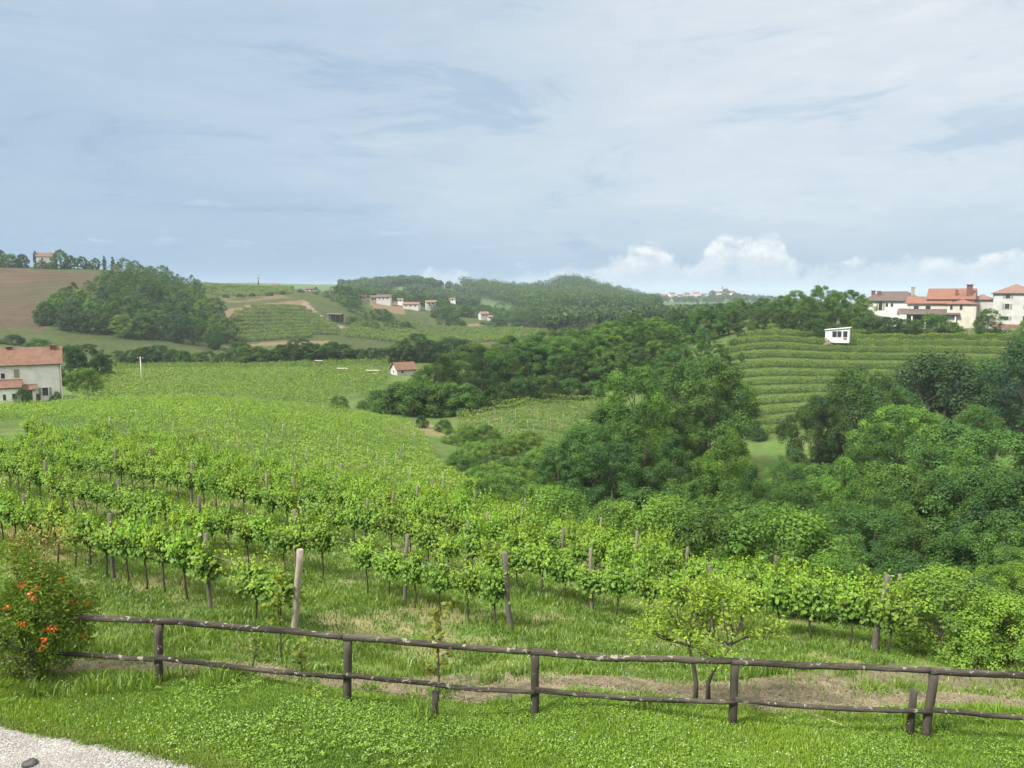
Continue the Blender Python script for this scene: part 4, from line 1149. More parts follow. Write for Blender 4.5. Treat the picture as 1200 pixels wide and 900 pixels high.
VW = [('tall' if (k == 'billowy' and j % 3 == 1 and d < 90) else k, a, b - (6 if j % 4 == 0 else 0), d, t_, (w * (1.15 if (k == 'billowy' and j % 3 == 1 and d < 90) else .92))) for j, (k, a, b, d, t_, w) in enumerate(VW)]
VW += [('dense', 722, 468, 86, MID, 1.15), ('dense', 775, 464, 96, MID, 1.05), ('dense', 680, 502, 80, MID, 1.05), ('dense', 832, 448, 108, MID, 1.0), ('dense', 645, 540, 74, MID, 1.0), ('tall', 1068, 585, 50, LIGHT, 1.1), ('tall', 1004, 560, 58, LIGHT, 1.0), ('billowy', 1090, 480, 88, LIGHT, .8), ('tall', 1135, 520, 60, LIGHT, .9), ('tall', 862, 500, 74, LIGHT, 1.0), ('billowy', 1200, 655, 33, LIGHT, 1.0), ('tall', 935, 545, 72, MID, 1.2), ('dense', 915, 565, 66, MID, 1.0), ('bush', 875, 560, 80, MID, 1.3), ('bush', 960, 545, 88, MID, 1.4), ('tall', 815, 560, 60, LIGHT, 1.1), ('bush', 850, 590, 52, MID, 1.3), ('bush', 905, 600, 46, LIGHT, 1.2), ('bush', 780, 575, 54, MID, 1.3)]
wood(VW, 'the valley wood', 'the vineyard', 'trees of the valley wood')
# brush on the terraces and in the hollow
BR = [('bush', 890, 503, 127, DARK, 1.3), ('bush', 922, 499, 129, DARK, 1.2), ('bush', 1140, 425, 140, MID, 1.5), ('bush', 1165, 440, 136, BLUE, 1.4), ('bush', 1120, 445, 132, MID, 1.3), ('bush', 605, 536, 88, LIGHT, 1.3), ('bush', 570, 538, 92, LIGHT, 1.2),
      ('bush', 640, 526, 97, LIGHT, 1.2), ('bush', 548, 512, 112, MID, .8), ('bush', 493, 498, 120, DARK, .8), ('bush', 397, 464, 129, MID, .95), ('bush', 520, 504, 118, MID, 1.1), ('bush', 600, 566, 70, LIGHT, 1.3), ('bush', 560, 560, 78, LIGHT, 1.1), ('bush', 1185, 470, 130, MID, 1.4), ('bush', 585, 548, 82, MID, 1.3), ('bush', 622, 545, 86, LIGHT, 1.4), ('bush', 645, 540, 92, MID, 1.3), ('bush', 555, 530, 100, LIGHT, 1.1), ('bush', 590, 522, 104, MID, 1.3), ('bush', 615, 515, 108, LIGHT, 1.2), ('bush', 580, 580, 64, MID, 1.3), ('bush', 540, 545, 90, LIGHT, 1), ('bush', 630, 575, 70, MID, 1.4), ('bush', 535, 520, 108, MID, 1), ('bush', 570, 512, 112, LIGHT, 1.1)]
BR = [('scrub' if (530 < q[1] < 660 or q[1] > 1000) else q[0], *q[1:4], random.choice([MID, LIGHT, LIGHT]) if 530 < q[1] < 660 else q[4], q[5]) for q in BR]
for i, a in enumerate(sorted(BR, key=lambda q: q[1])):
    lab = {397: 'lone round bush on the meadow beside the middle vineyard', 493: 'small dark bush at the tip of the bright vineyard', 890: 'dark bush at the foot of the terraces, nearer the valley tree', 922: 'dark bush at the foot of the terraces, nearer the dark oak'}.get(a[1]) or f"{TONE_NAME[a[4]]} scrub bush of the hollow and terraces, {ordinal(i)} from the lone meadow bush"
    T(*a, name='bush', label=lab, cat='bush', group='scrub bushes')
# central wood
TOPS = {142: [(456, 446), (485, 428), (512, 412), (550, 404), (600, 402), (650, 400)], 156: [(490, 420), (560, 400), (620, 394), (720, 390)], 172: [(520, 420), (600, 396), (700, 390), (800, 402)], 191: [(560, 410), (640, 388), (720, 378), (800, 372), (868, 388)],
        211: [(600, 402), (650, 382), (750, 368), (850, 361), (880, 362)], 236: [(640, 392), (700, 376), (780, 362), (870, 353), (925, 352)], 262: [(690, 384), (760, 367), (850, 353), (905, 348), (950, 346)]}
CW = [(random.choice(['billowy', 'dense', 'tall']), q, t_, d_, random.choice([MID, LIGHT, DARK, MID]), random.uniform(1.1, 1.4)) for q, t_, d_ in ((705, 404, 164), (735, 400, 168), (768, 398, 172), (640, 404, 166), (672, 400, 162), (795, 404, 160), (820, 398, 178), (842, 402, 166), (858, 398, 186), (848, 425, 150), (866, 392, 196), (835, 385, 196), (745, 388, 182), (775, 384, 186), (690, 392, 180), (720, 410, 158), (655, 420, 152), (760, 415, 154), (800, 420, 148), (868, 412, 170), (874, 404, 184), (815, 432, 140), (835, 440, 134), (856, 440, 140), (780, 428, 142), (812, 380, 205), (790, 376, 200), (730, 386, 196), (760, 378, 198), (700, 398, 172), (665, 392, 184), (840, 372, 210), (862, 372, 214))]
for d, tp in TOPS.items():
    px0, px1 = tp[0][0], tp[-1][0]; step = 8.4 * 900 / d
    q = px0 + random.uniform(0, step * .4)
    while q < px1 + 5:
        top = float(np.interp(q, [a for a, _ in tp], [b for _, b in tp])) + random.uniform(-5, 9)
        CW.append((random.choice(['billowy', 'billowy', 'dense', 'billowy', 'tall']), q, top, jit(d, 5) + max(0, q - 530) * (.16 if d < 160 else 0), random.choice([MID, MID, DARK, LIGHT, MID, LIGHT] if q > 620 else [MID, MID, DARK]), random.uniform(1.05, 1.4)))
        q += step * random.uniform(.7, 1.05)
for q in (448, 462, 478, 497, 517, 541, 563, 585, 610, 640, 668, 695):
    CW.append(('bush', q, jit(452 if q < 600 else 446, 6), 138 + max(0, q - 540) * .07, random.choice([MID, DARK]), 1.3))
wood(CW, 'the central wood', 'the small red-roofed house', 'trees of the central wood')
SK = [('billowy', 905, 352, 212, MID, 1), ('billowy', 930, 338, 216, LIGHT, .95), ('tall', 944, 346, 208, MID, 1.2), ('billowy', 957, 332, 222, MID, .9), ('billowy', 975, 340, 214, LIGHT, .9), ('billowy', 992, 338, 225, MID, .9), ('tall', 1006, 343, 218, LIGHT, 1.3), ('billowy', 918, 362, 202, DARK, 1.1), ('billowy', 943, 366, 200, BLUE, 1.1),
      ('dense', 890, 365, 205, DARK, 1), ('dense', 880, 374, 200, MID, 1), ('bush', 955, 374, 196, DARK, 1.3), ('bush', 1012, 366, 208, MID, 1.2)]
wood(SK, 'the skyline wood', 'the church tower', 'trees by the white cabin')
# planting round the houses on the ridge
for a in [('bush', 1022, 371, 203, DARK, 1.4, 'dark garden hedge bush left of the orange-roofed house, nearest the wood'), ('bush', 1040, 372, 202, BLUE, 1.4, 'bluish dark hedge bush in the middle before the long dark-roofed house'), ('bush', 1058, 374, 201, DARK, 1.2, 'dark hedge bush under the porch roof corner'),
          ('bush', 1088, 368, 200, MID, 1.3, 'mid green garden bush in front of the porch'), ('bush', 1112, 378, 199, MID, 1.2, 'low garden bush below the cream side block'), ('dense', 1153, 361, 198, MID, 1.15, 'round leafy garden tree between the orange-roofed and the tall pale house'), ('bush', 1199, 374, 192, LIGHT, .7, 'small light shrub on the lawn before the tall pale house')]:
    T(*a[:6], name='garden_bush', label=a[6], cat='bush')
# behind and beside the white farmhouse
for a in [('dense', 84, 404, 160, DARK, 1.1, 'broadleaf_tree', 'dark tree just behind the gable of the white farmhouse'), ('billowy', 102, 402, 166, BLUE, 1.1, 'broadleaf_tree', 'bluish tree behind the fruit tree, right of the farmhouse'), ('dense', 119, 414, 172, DARK, 1.1, 'broadleaf_tree', 'low dark tree at the field corner past the farmhouse'),
          ('spread', 99, 431, 126, LIGHT, .72, 'fruit_tree', 'light green fruit tree on the grass beside the white farmhouse'), ('bush', 20, 392, 258, BLUE, 1.5, 'broadleaf_tree', 'grey-green scrub tree above the farmhouse roof'), ('bush', -10, 392, 255, MID, 1.5, 'broadleaf_tree', 'mid green scrub tree above the farmhouse annex'), ('bush', 48, 397, 250, MID, 1.5, 'broadleaf_tree', 'scrub tree above the farmhouse ridge end')]:
    T(*a[:6], name=a[6], label=a[7])
# hedge trees along the far side of the fields
HT = [(140, 410, MID), (156, 409, DARK), (172, 406, DARK), (186, 403, BLUE), (202, 408, DARK), (216, 409, MID), (231, 412, LIGHT), (246, 410, MID), (262, 413, MID), (283, 399, DARK), (297, 406, MID), (312, 409, DARK), (326, 407, MID), (340, 402, DARK), (351, 396, DARK), (364, 401, BLUE), (378, 404, MID),
      (391, 400, DARK), (403, 402, BLUE), (424, 408, DARK), (437, 407, DARK), (450, 408, DARK), (463, 407, BLUE), (472, 398, MID), (488, 390, BLUE), (502, 399, DARK), (517, 402, MID), (530, 396, BLUE)]
HTL = [T(random.choice(['dense', 'bush', 'billowy']) if a != 283 else 'dense', a, b, jit(233, 3), c, random.uniform(1.3, 1.8), group='hedge trees behind the fields') for a, b, c in HT]
for i, e in enumerate(HTL): e['label'] = f"{e['_tone']} hedge tree along the far field edge, {ordinal(i)} counting from the farmhouse"
# wooded knoll
KT = []
rows_k = [(314, 55, 270), (325, 60, 270), (337, 66, 268), (349, 76, 266), (361, 88, 264), (374, 104, 260), (387, 116, 256), (400, 128, 250), (412, 142, 244), (424, 152, 240), (436, 160, 236)]
for d, a, b in rows_k:
    step = 7.6 * 900 / d; q = a + random.uniform(0, 8)
    while q < b:
        p = gd(q, jit(d, 4)); h = random.uniform(8, 12)
        KT.append(tree(random.choice(['billowy', 'dense', 'dense', 'billowy', 'tall']), p, h, random.choice([MID, MID, DARK, MID, BLUE, LIGHT]), random.uniform(1.0, 1.25), group='trees of the wooded knoll'))
        q += step * random.uniform(.8, 1.2)
name_wood(KT, 'the wooded knoll', 'the ploughed field')
# trees on the hilltop round the farm
HL = [('dense', 9, 291, MID, 'round', 1.1), ('bush', 22, 298, MID, 'low', 1.2), ('dense', 36, 297, DARK, 'dark round', 1.2), ('cypress', 51, 294, DARK, 'tall dark cypress', 1.2), ('bush', 58, 305, MID, 'low', 1.3), ('dense', 80, 292, MID, 'tallest round', 1), ('dense', 92, 299, DARK, 'dark', 1.1), ('dense', 104, 300, MID, 'round', 1.1),
      ('dense', 120, 302, MID, 'small round', 1), ('cypress', 130, 300, DARK, 'slim cypress', 1.3), ('cypress', 140, 301, DARK, 'last slim cypress', 1.3), ('bush', 112, 309, MID, 'low', 1.2), ('bush', 70, 307, MID, 'low', 1.2), ('bush', -8, 300, DARK, 'dark', 1.3)]
for i, (k, a, b, c, l, w) in enumerate(sorted(HL, key=lambda q: q[1])):
    T(k, a, b, 458, c, w, name='cypress' if k == 'cypress' else 'broadleaf_tree', group='trees on the ploughed hilltop',
      label=f"{l} {'' if k == 'cypress' else 'tree '}on the ploughed hilltop, {ordinal(i)} from the frame edge")
# groves round the village
VG = [('dense', 373, 337, 500), ('dense', 386, 340, 490), ('dense', 397, 343, 480), ('billowy', 408, 346, 470), ('dense', 416, 352, 455), ('dense', 425, 362, 430), ('dense', 412, 370, 400), ('billowy', 428, 371, 395), ('dense', 440, 377, 392), ('billowy', 420, 381, 385), ('dense', 460, 370, 420), ('bush', 476, 377, 430),
      ('dense', 480, 345, 560), ('dense', 496, 350, 550), ('dense', 512, 353, 520), ('billowy', 526, 355, 520), ('dense', 516, 370, 470), ('bush', 532, 369, 470), ('dense', 545, 357, 525), ('dense', 556, 362, 530), ('dense', 584, 366, 510), ('bush', 566, 378, 480), ('billowy', 590, 360, 540), ('dense', 604, 368, 520), ('billowy', 616, 374, 480),
      ('dense', 460, 350, 535), ('bush', 418, 344, 530), ('bush', 404, 340, 545), ('dense', 470, 345, 560), ('bush', 540, 376, 465), ('dense', 576, 358, 560), ('bush', 355, 350, 500), ('bush', 345, 340, 545), ('bush', 300, 348, 470), ('bush', 285, 349, 468), ('bush', 320, 349, 470), ('bush', 335, 347, 480), ('dense', 240, 338, 470), ('dense', 258, 352, 440), ('dense', 250, 362, 400), ('bush', 268, 347, 460), ('bush', 415, 372, 415), ('bush', 448, 362, 450)]
VG += [g for g in ((random.choice(['scrub', 'bush', 'dense', 'billowy']), random.uniform(400, 640), 0, random.uniform(455, 640)) for _ in range(56)) if g[3] > 545 or not any(a < g[1] < b for a, b in ((422, 464), (466, 516), (526, 536), (558, 582)))]
VT = [T(k, a, b or pix(*(lambda p_: (p_.x, p_.y, p_.z + random.uniform(5, 9)))(gd(a, d)))[1], d, random.choice([MID, DARK, DARK, BLUE]), random.uniform(1.2, 1.7), group='trees round the far village') for k, a, b, d in VG]
VT.sort(key=lambda e: e.location.x / e.location.y)
def _vt():
  for i, e in enumerate([e for e in VT if e not in MERGED]): e['label'] = f"{e['_tone']} tree on the far village hills, {ordinal(i)} counting from the wooded knoll"
NAMING.append(_vt)

# past about 300 trees in view the smallest of the knoll and of the village groves are one woodland mass
allb = [e for e in TREES if e.name.startswith('broadleaf_tree')]
spare = len(allb) - 288
cand = sorted([e for e in KT + VT], key=lambda e: e.children[0].scale[2] * 12 / e.location.y + (0 if e in VT else .3 * (1 - (e.location.y - 310) / 130) * .03))
MV, MT = [], []
for e in cand[:max(0, spare)]:
    kd, ix = e['_arr'].split(':'); src = KIND[kd][int(ix)]; c_ = e.children[0]
    k_ = rng.choice(len(src['V']), 1700, replace=False); Q = src['V'][k_].copy(); ctr_ = Q.mean(1, keepdims=True)
    Q = ctr_ + (Q - ctr_) * 3.0
    a_ = e.rotation_euler[2]; Rm = np.array([[math.cos(a_), -math.sin(a_), 0], [math.sin(a_), math.cos(a_), 0], [0, 0, 1]])
    MV.append((Q.reshape(-1, 3) * np.array(c_.scale)) @ Rm.T + np.array(e.location)); MT.append(np.repeat(np.clip(src['T'][k_] + random.uniform(-.22, .18), 0, 1), 4))
    MERGED.append(e)
if MV:
    MV = np.concatenate(MV); me = mesh_arrays('woodland', MV, np.arange(len(MV)).reshape(-1, 4), 4, np.concatenate(MT), [M['leaf']])
    o = tag(link('woodland', me), 'smallest far trees filling the wooded knoll and the groves round the village', 'woodland', kind='stuff'); o.color = (.056, .118, .034, 1)
for fn in NAMING: fn()
for e in MERGED:
    TREES.remove(e)
    for ch in list(e.children): bpy.data.objects.remove(ch)
    bpy.data.objects.remove(e)

# ------------------------------------------------------------------ far forest: one mass of crowns
def forest(name, label, spots, colour, n_leaf=90, size=1.6):
    spots = np.array(spots); n = len(spots)
    k = np.repeat(np.arange(n), n_leaf)
    d = unit(rng.normal(size=(len(k), 3)) + np.array([0, -.1, .35]))
    rad = spots[k, 3]
    C = spots[k, :3] + d * rad[:, None] * np.array([1, 1, 1.15]) * (rng.random(len(k)) ** .3)[:, None] + np.stack([0 * rad, 0 * rad, rad * 1.4], -1)
    V = cards(C, unit(d + rng.normal(0, .5, d.shape)), size * rng.uniform(.6, 1.3, len(k)), .8)
    tt = np.clip(np.repeat(rng.normal(.42, .2, n), n_leaf) + rng.normal(0, .12, len(k)), 0, 1)
    me = mesh_arrays(name, V.reshape(-1, 3), np.arange(len(k) * 4).reshape(-1, 4), 4, np.repeat(tt, 4), [M['leaf']])
    o = tag(link(name, me), label, 'forest', kind='stuff'); o.color = (*colour, 1)
def scatter(pxs, d0, d1, n, r0, r1, keep=None):
    d = rng.uniform(d0, d1, n); q = rng.uniform(pxs[0], pxs[1], n)
    x = (q - 600) / FPX * d; z = zt(x, d)
    s = np.stack([x, d, z, rng.uniform(r0, r1, n)], -1)
    if keep is not None: s = s[keep(q, d)]
    return s
forest('forest', 'blue-green forest covering the far middle hill', scatter((535, 770), 620, 1090, 3200, 5, 8, lambda q, d: (q > 640 - (d - 620) * .22)), (.050, .098, .030))
forest('forest', 'hazy woods on the far hills behind the village', np.concatenate([scatter((400, 560), 770, 1020, 2000, 3.5, 5, lambda q, d: fnoise(q, d, 45, 81) > .36), scatter((640, 1010), 420, 850, 1500, 3, 4.2)]), (.046, .088, .032), 70, 2.0)
forest('forest', 'tree belt below the skyline village', scatter((690, 960), 1300, 1440, 420, 3, 4.5), (.042, .078, .034), 40, 2.4)
# a few trees standing proud of the far ridge
for i, (a, b) in enumerate([(655, 332), (668, 331), (690, 335), (625, 337), (645, 334), (716, 339)]):
    T('tall' if i % 2 else 'dense', a, b, 1040, DARK, 1.2, label=f'lone dark tree standing above the far forest ridge, {ordinal([3, 4, 5, 1, 2, 6].index([1,2,3,4,5,6][i]) if False else sorted([655,668,690,625,645,716]).index(a))} along it', group='ridge trees')
HAZE = .00014
# ------------------------------------------------------------------ buildings
class House:
    def __init__(s, name, label, p, rz=0, cat='house', group=None):
        s.e = empty(name, p, rz, label, cat, group)
    def block(s, c, size, roof, rmat, wmat, rh=2., ov=.45, ridge='x', roof_name='roof', wall=True, th=.16, sink=1.5):
        """c: centre of the block on the ground plane; the front is -y"""
        w, d, h = size; x0, x1, y0, y1 = c[0] - w / 2, c[0] + w / 2, c[1] - d / 2, c[1] + d / 2; zb = c[2]
        if wall:
            mb = MB(); b = mb.b
            lo = [b.verts.new(q) for q in ((x0, y0, zb - sink), (x1, y0, zb - sink), (x1, y1, zb - sink), (x0, y1, zb - sink))]
            hi = [b.verts.new(q) for q in ((x0, y0, zb + h), (x1, y0, zb + h), (x1, y1, zb + h), (x0, y1, zb + h))]
            if roof == 'gable':
                if ridge == 'x':
                    ra, rb = b.verts.new((x0, c[1], zb + h + rh)), b.verts.new((x1, c[1], zb + h + rh))
                    b.faces.new([lo[0], lo[1], hi[1], hi[0]]); b.faces.new([lo[2], lo[3], hi[3], hi[2]])
                    b.faces.new([lo[1], lo[2], hi[2], rb, hi[1]]); b.faces.new([lo[3], lo[0], hi[0], ra, hi[3]])
                else:
                    ra, rb = b.verts.new((c[0], y0, zb + h + rh)), b.verts.new((c[0], y1, zb + h + rh))
                    b.faces.new([lo[0], lo[1], hi[1], ra, hi[0]]); b.faces.new([lo[2], lo[3], hi[3], rb, hi[2]])
                    b.faces.new([lo[1], lo[2], hi[2], hi[1]]); b.faces.new([lo[3], lo[0], hi[0], hi[3]])
            else:
                for i in range(4): b.faces.new([lo[i], lo[(i + 1) % 4], hi[(i + 1) % 4], hi[i]])
                b.faces.new(hi)
            s.wall = mb.build('wall', M[wmat], s.e)
        mb = MB(); X0, X1, Y0, Y1 = x0 - ov, x1 + ov, y0 - ov, y1 + ov; ze = zb + h + .06; t = th
        if roof == 'gable':
            if ridge == 'x':
                zd = rh * ov / (d / 2); zr = ze + rh
                mb.slab([(X0, Y0, ze - zd), (X1, Y0, ze - zd), (X1, c[1], zr), (X0, c[1], zr)], -t); mb.slab([(X1, Y1, ze - zd), (X0, Y1, ze - zd), (X0, c[1] + .004, zr), (X1, c[1] + .004, zr)], -t)
            else:
                zd = rh * ov / (w / 2); zr = ze + rh
                mb.slab([(X0, Y1, ze - zd), (X0, Y0, ze - zd), (c[0], Y0, zr), (c[0], Y1, zr)], -t); mb.slab([(X1, Y0, ze - zd), (X1, Y1, ze - zd), (c[0] + .004, Y1, zr), (c[0] + .004, Y0, zr)], -t)
        elif roof == 'hip':
            zr = ze + rh; k = min(w, d) / 2 + ov
            if w >= d: a, b_ = (X0 + k, c[1], zr), (X1 - k, c[1], zr)
            else: a, b_ = (c[0], Y0 + k, zr), (c[0], Y1 - k, zr)
            lo = [(X0, Y0, ze), (X1, Y0, ze), (X1, Y1, ze), (X0, Y1, ze)]
            bb = mb.b; v = [bb.verts.new(q) for q in lo]; u = [bb.verts.new((q[0], q[1], q[2] - t)) for q in lo]; ra, rb = bb.verts.new(a), bb.verts.new(b_)
            if w >= d:
                bb.faces.new([v[0], v[1], rb, ra]); bb.faces.new([v[1], v[2], rb]); bb.faces.new([v[2], v[3], ra, rb]); bb.faces.new([v[3], v[0], ra])
            else:
                bb.faces.new([v[0], v[1], ra]); bb.faces.new([v[1], v[2], rb, ra]); bb.faces.new([v[2], v[3], rb]); bb.faces.new([v[3], v[0], ra, rb])
            for i in range(4): bb.faces.new([v[i], u[i], u[(i + 1) % 4], v[(i + 1) % 4]])
            bb.faces.new(u[::-1])
        elif roof == 'shed':                                   # high at the back
            mb.slab([(X0, Y0, ze), (X1, Y0, ze), (X1, Y1, ze + rh), (X0, Y1, ze + rh)], -t)
        s.roof = mb.build(roof_name, M[rmat], s.e)
        s.box_ = (x0, x1, y0, y1, zb, h)
        return s
    def window(s, u, v, w, h, face='front', shutters=False, name='window', glass='glass', frame='white'):
        x0, x1, y0, y1, zb, H_ = s.box_
        def put(du, dv, sx, sz, out_, dep):
            if face == 'front': return (u + du, y0 - out_, zb + v + dv), (sx, dep, sz)
            if face == 'right': return (x1 + out_, u + du, zb + v + dv), (dep, sx, sz)
            return (x0 - out_, u + du, zb + v + dv), (dep, sx, sz)
        mb = MB(); mb.box(*put(0, 0, w, h, .015, .05)); win = mb.build(name, M[glass], s.e)
        mb = MB(); t = .09
        for du, dv, sx, sz in ((0, h / 2 + t / 2, w + 2 * t, t), (0, -h / 2 - t / 2, w + 2 * t + .1, t), (-w / 2 - t / 2, 0, t, h), (w / 2 + t / 2, 0, t, h)): mb.box(*put(du, dv, sx, sz, .02, .07))
        mb.build('frame', M[frame], win)
        if shutters:
            for sgn in (-1, 1):
                mb = MB(); mb.box(*put(sgn * (w * .75 + .12), 0, w * .48, h, .045, .05)); mb.build('shutter', M['shutter'], win)
        return s
    def closed(s, u, v, w, h):
        x0, x1, y0, y1, zb, H_ = s.box_
        mb = MB(); mb.box((u, y0 - .03, zb + v), (w, .08, h)); mb.build('shutter', M['shutter'], s.e); return s
    def door(s, u, w, h, mat='door'):
        x0, x1, y0, y1, zb, H_ = s.box_
        mb = MB(); mb.box((u, y0 - .02, zb + h / 2), (w, .07, h)); d = mb.build('door', M[mat], s.e)
        mb = MB(); mb.box((u + w * .38, y0 - .075, zb + 1), (.05, .04, .16)); mb.build('handle', M['white'], d); return s
    def chimney(s, x, y, z, h, w=.8, mat='chimney', cap=True):
        mb = MB(); mb.box((x, y, z + h / 2 - .8), (w, w, h + 1.6))
        if cap: mb.box((x, y, z + h + .075), (w * 1.3, w * 1.3, .15))
        mb.build('chimney', M[mat], s.roof); return s

def zpy(py, d): return at(600, py, d).z
# white farmhouse on the left, its long front square to the view
d = 129.0; W_ = 15.5; S_ = 8.07; rzf = R(30)
cor = Vector((xat(72, d), d, zpy(467, d)))
p = cor + Matrix.Rotation(rzf, 3, 'Z') @ Vector((-W_ / 2, 4, 0))
f = House('farmhouse', 'long white farmhouse with red tiled roof beside the fruit tree', p, rzf)
def fx_(px): return (px - 72) / S_ + W_ / 2
def fz_(py): return (467 - py) * d / 900 * .985
eav = fz_(424.5)
f.block((0, 0, 0), (W_, 8, eav), 'gable', 'tile', 'plaster', rh=2.45, ov=.4, sink=2.5)
f.chimney(fx_(64), -.6, eav + 2.1, .7, .8, 'tile'); f.chimney(fx_(13), -.3, eav + 2.2, .5, .7, 'tile')
f.window(fx_(52.5), fz_(457.5), .85, 1.35, shutters=True)
f.window(fx_(6), fz_(437), .55, .85)
f.closed(fx_(21.5), fz_(434.5), .75, 1.35)
mb = MB(); mb.tube([(fx_(70.6), -4.12, -.8), (fx_(70.6), -4.12, eav - .1)], .06, 6); mb.build('drainpipe', M['stone'], f.e)
f.block((fx_(9), -5.4, 0), (33 / S_, 2.8, fz_(450.5)), 'shed', 'tile', 'plaster', rh=1.15, ov=.22, sink=2.5)
f.window(fx_(7.5), fz_(460), .4, .95); f.window(fx_(18.5), fz_(459.5), .62, .95)
f.block((fx_(33.8), -4.8, 0), (16 / S_, 1.6, fz_(454.5)), 'shed', 'tile', 'plaster', rh=.8, ov=.2, sink=2.5)
f.door(fx_(35.5), .65, 1.7)
for px_, py_, h_, lab in ((43, 459, 1.3, 'climbing plant beside the green farmhouse door'), (28, 452, 2.6, 'wispy climber on the farmhouse porch corner'), (60, 462, .9, 'low bush under the shuttered farmhouse window'), (66, 457, 1.5, 'small plant by the farmhouse corner')):
    q = p + Matrix.Rotation(rzf, 3, 'Z') @ Vector((fx_(px_), -4.9 if px_ > 42 else -7.1, -.2)); tree('bush', q, h_, MID, .7, name='garden_plant', label=lab, cat='plant')
# low trough on the grass by the fruit tree
q = gp(104, 466); mb = MB(); mb.box((0, 0, .3), (1.3, .6, .6)); mb.box((0, 0, .64), (1.5, .75, .08)); tag(mb.build('stone_table', M['plaster_grey'], None, q), 'pale stone table on the grass under the fruit tree', 'table')
# utility pole in the vineyard
q = gd(166, 152); mb = MB(); h_ = at(166, 418, 152).z - q.z
pole = empty('utility_pole', q, 0, 'slim grey utility pole standing in the vineyard past the farmhouse', 'pole')
mb.tube([(0, 0, -.5), (0, 0, h_)], [.13, .085], 8); mb.build('pole', M['plaster_grey'], pole)
mb = MB(); mb.box((0, 0, h_ - .35), (1.3, .1, .1)); mb.build('crossarm', M['darkwood'], pole)
mb = MB()
for s_ in (-.5, .5): mb.tube([(s_, 0, h_ - .3), (s_, 0, h_ - .1)], .04, 6)
mb.build('insulator', M['white'], pole)
# small house behind the central wood
d = 195; q = gd(475, d); q.z = zpy(441, d)
f = House('cottage', 'small pale cottage with rusty red roof half hidden by the central wood', Vector((xat(473, d), d, q.z)), R(30))
f.block((0, 0, 0), (5.2, 4.4, 1.9), 'gable', 'tile', 'plaster_grey', rh=1.6, ov=.3, sink=2)
f.window(-1.2, 1.4, .6, .8); f.window(.2, 1.3, .6, .8, 'left')
# ridge houses on the right
kk = lambda d: d / 900 * 1.006
d = 224; p = Vector((xat(1050, d), d + 4, zpy(384, d)))
f = House('long_house', 'long pale house with dark brown roof left of the orange-roofed house', p, R(-29))
f.block((0, 0, 0), (15.8, 9, zpy(352.5, d) - p.z), 'hip', 'tile_brown', 'plaster', rh=2.7, ov=.6)
for a in (1035.5, 1043, 1049): f.window((a - 1050) / 4.55, zpy(357.5 if a > 1040 else 359, d) - p.z, 1.0 if a < 1040 else .7, 2.4 if a < 1040 else 1.0, shutters=a < 1040, frame='plaster')
f.chimney((1025 - 1050) / 4.55, -1, zpy(345, d) - p.z, 1.0, 1.0); f.chimney((1032 - 1050) / 4.55, -1.8, zpy(346, d) - p.z, 1.1, .9); f.chimney((1072.5 - 1050) / 4.55, -2, zpy(346, d) - p.z, 2.2, .9, 'stone')
d = 209; p = Vector((xat(1097, d), d, zpy(384, d))); u = lambda a: (a - 1097) / 4.9; v = lambda b: zpy(b, d) - p.z
f = House('orange_roofed_house', 'cream house with bright orange tiled roofs and brown porch on the ridge', p, R(-33))
f.block((u(1108), 4.5, 0), (10.4, 9, v(350)), 'gable', 'tile_orange', 'plaster_cream', rh=2.6, ov=.6)
f.window(2.0, v(346), .8, .9, 'right')
f.chimney(u(1128.5), 1.5, v(346), 2.7, 1.35); f.chimney(u(1114), 1.2, v(345), 1.0, .6)
f.block((u(1083), .2, 0), (10.2, 4.5, v(356.5)), 'shed', 'tile_orange', 'plaster_cream', rh=1.9, ov=.5)
f.window(u(1069), v(361), 1.2, 1.2, frame='plaster_cream'); f.window(u(1083), v(361), 1.2, 1.2, frame='plaster_cream')
f.block((u(1122), -1.2, 0), (6.6, 6.4, v(356)), 'hip', 'tile_orange', 'plaster_cream', rh=1.1, ov=.45)
f.window(u(1110.5), v(360), .6, 1.2, frame='plaster_cream'); f.window(u(1121.5), v(360), .65, 1.25, frame='plaster_cream'); f.window(-1.0, v(370), .7, 1.2, 'right', frame='plaster_cream')
f.block((u(1084), -3.6, 0), (14.4, 3.2, v(369)), 'shed', 'tile_brown', 'plaster', rh=1.5, ov=.3, wall=False, roof_name='porch_roof')
for a in (1050, 1066, 1082, 1098, 1116):
    mb = MB(); mb.box((u(a), -5.0, v(369) / 2 - .5), (.32, .32, v(369) + 1)); mb.build('porch_post', M['white'], f.e)
mb = MB(); mb.box((u(1082), -2.04, v(375)), (5.6, .1, 2.3)); mb.build('glazed_door', M['glass'], f.e)
d = 203; p = Vector((xat(1185, d), d + 4, zpy(384, d))); u = lambda a: (a - 1185) / 5.2; v = lambda b: zpy(b, d) - p.z
f = House('tall_house', 'tall pale three-storey house with rose tiled roof at the frame edge', p, R(-31))
f.block((u(1194), 0, 0), (u(1220) - u(1168), 9.5, v(343.5)), 'hip', 'tile_rose', 'plaster_grey', rh=2.3, ov=.55)
for b in (347.5, 359, 373): f.window(u(1184.5), v(b), 1.0, 1.35 if b == 359 else 1.0, shutters=True, frame='plaster_grey')
for b in (347.5, 359, 373): f.window(u(1206), v(b), 1.0, 1.2, frame='plaster_grey')
mb = MB(); mb.box((u(1194), -4.78, .35), (u(1220) - u(1168) + .05, .08, 1.1)); mb.build('plinth', M['redbase'], f.e)
f.block((u(1155.5), .8, 0), (u(1168) - u(1143), 7.5, v(351)), 'hip', 'tile_rose', 'plaster_grey', rh=1.4, ov=.5)
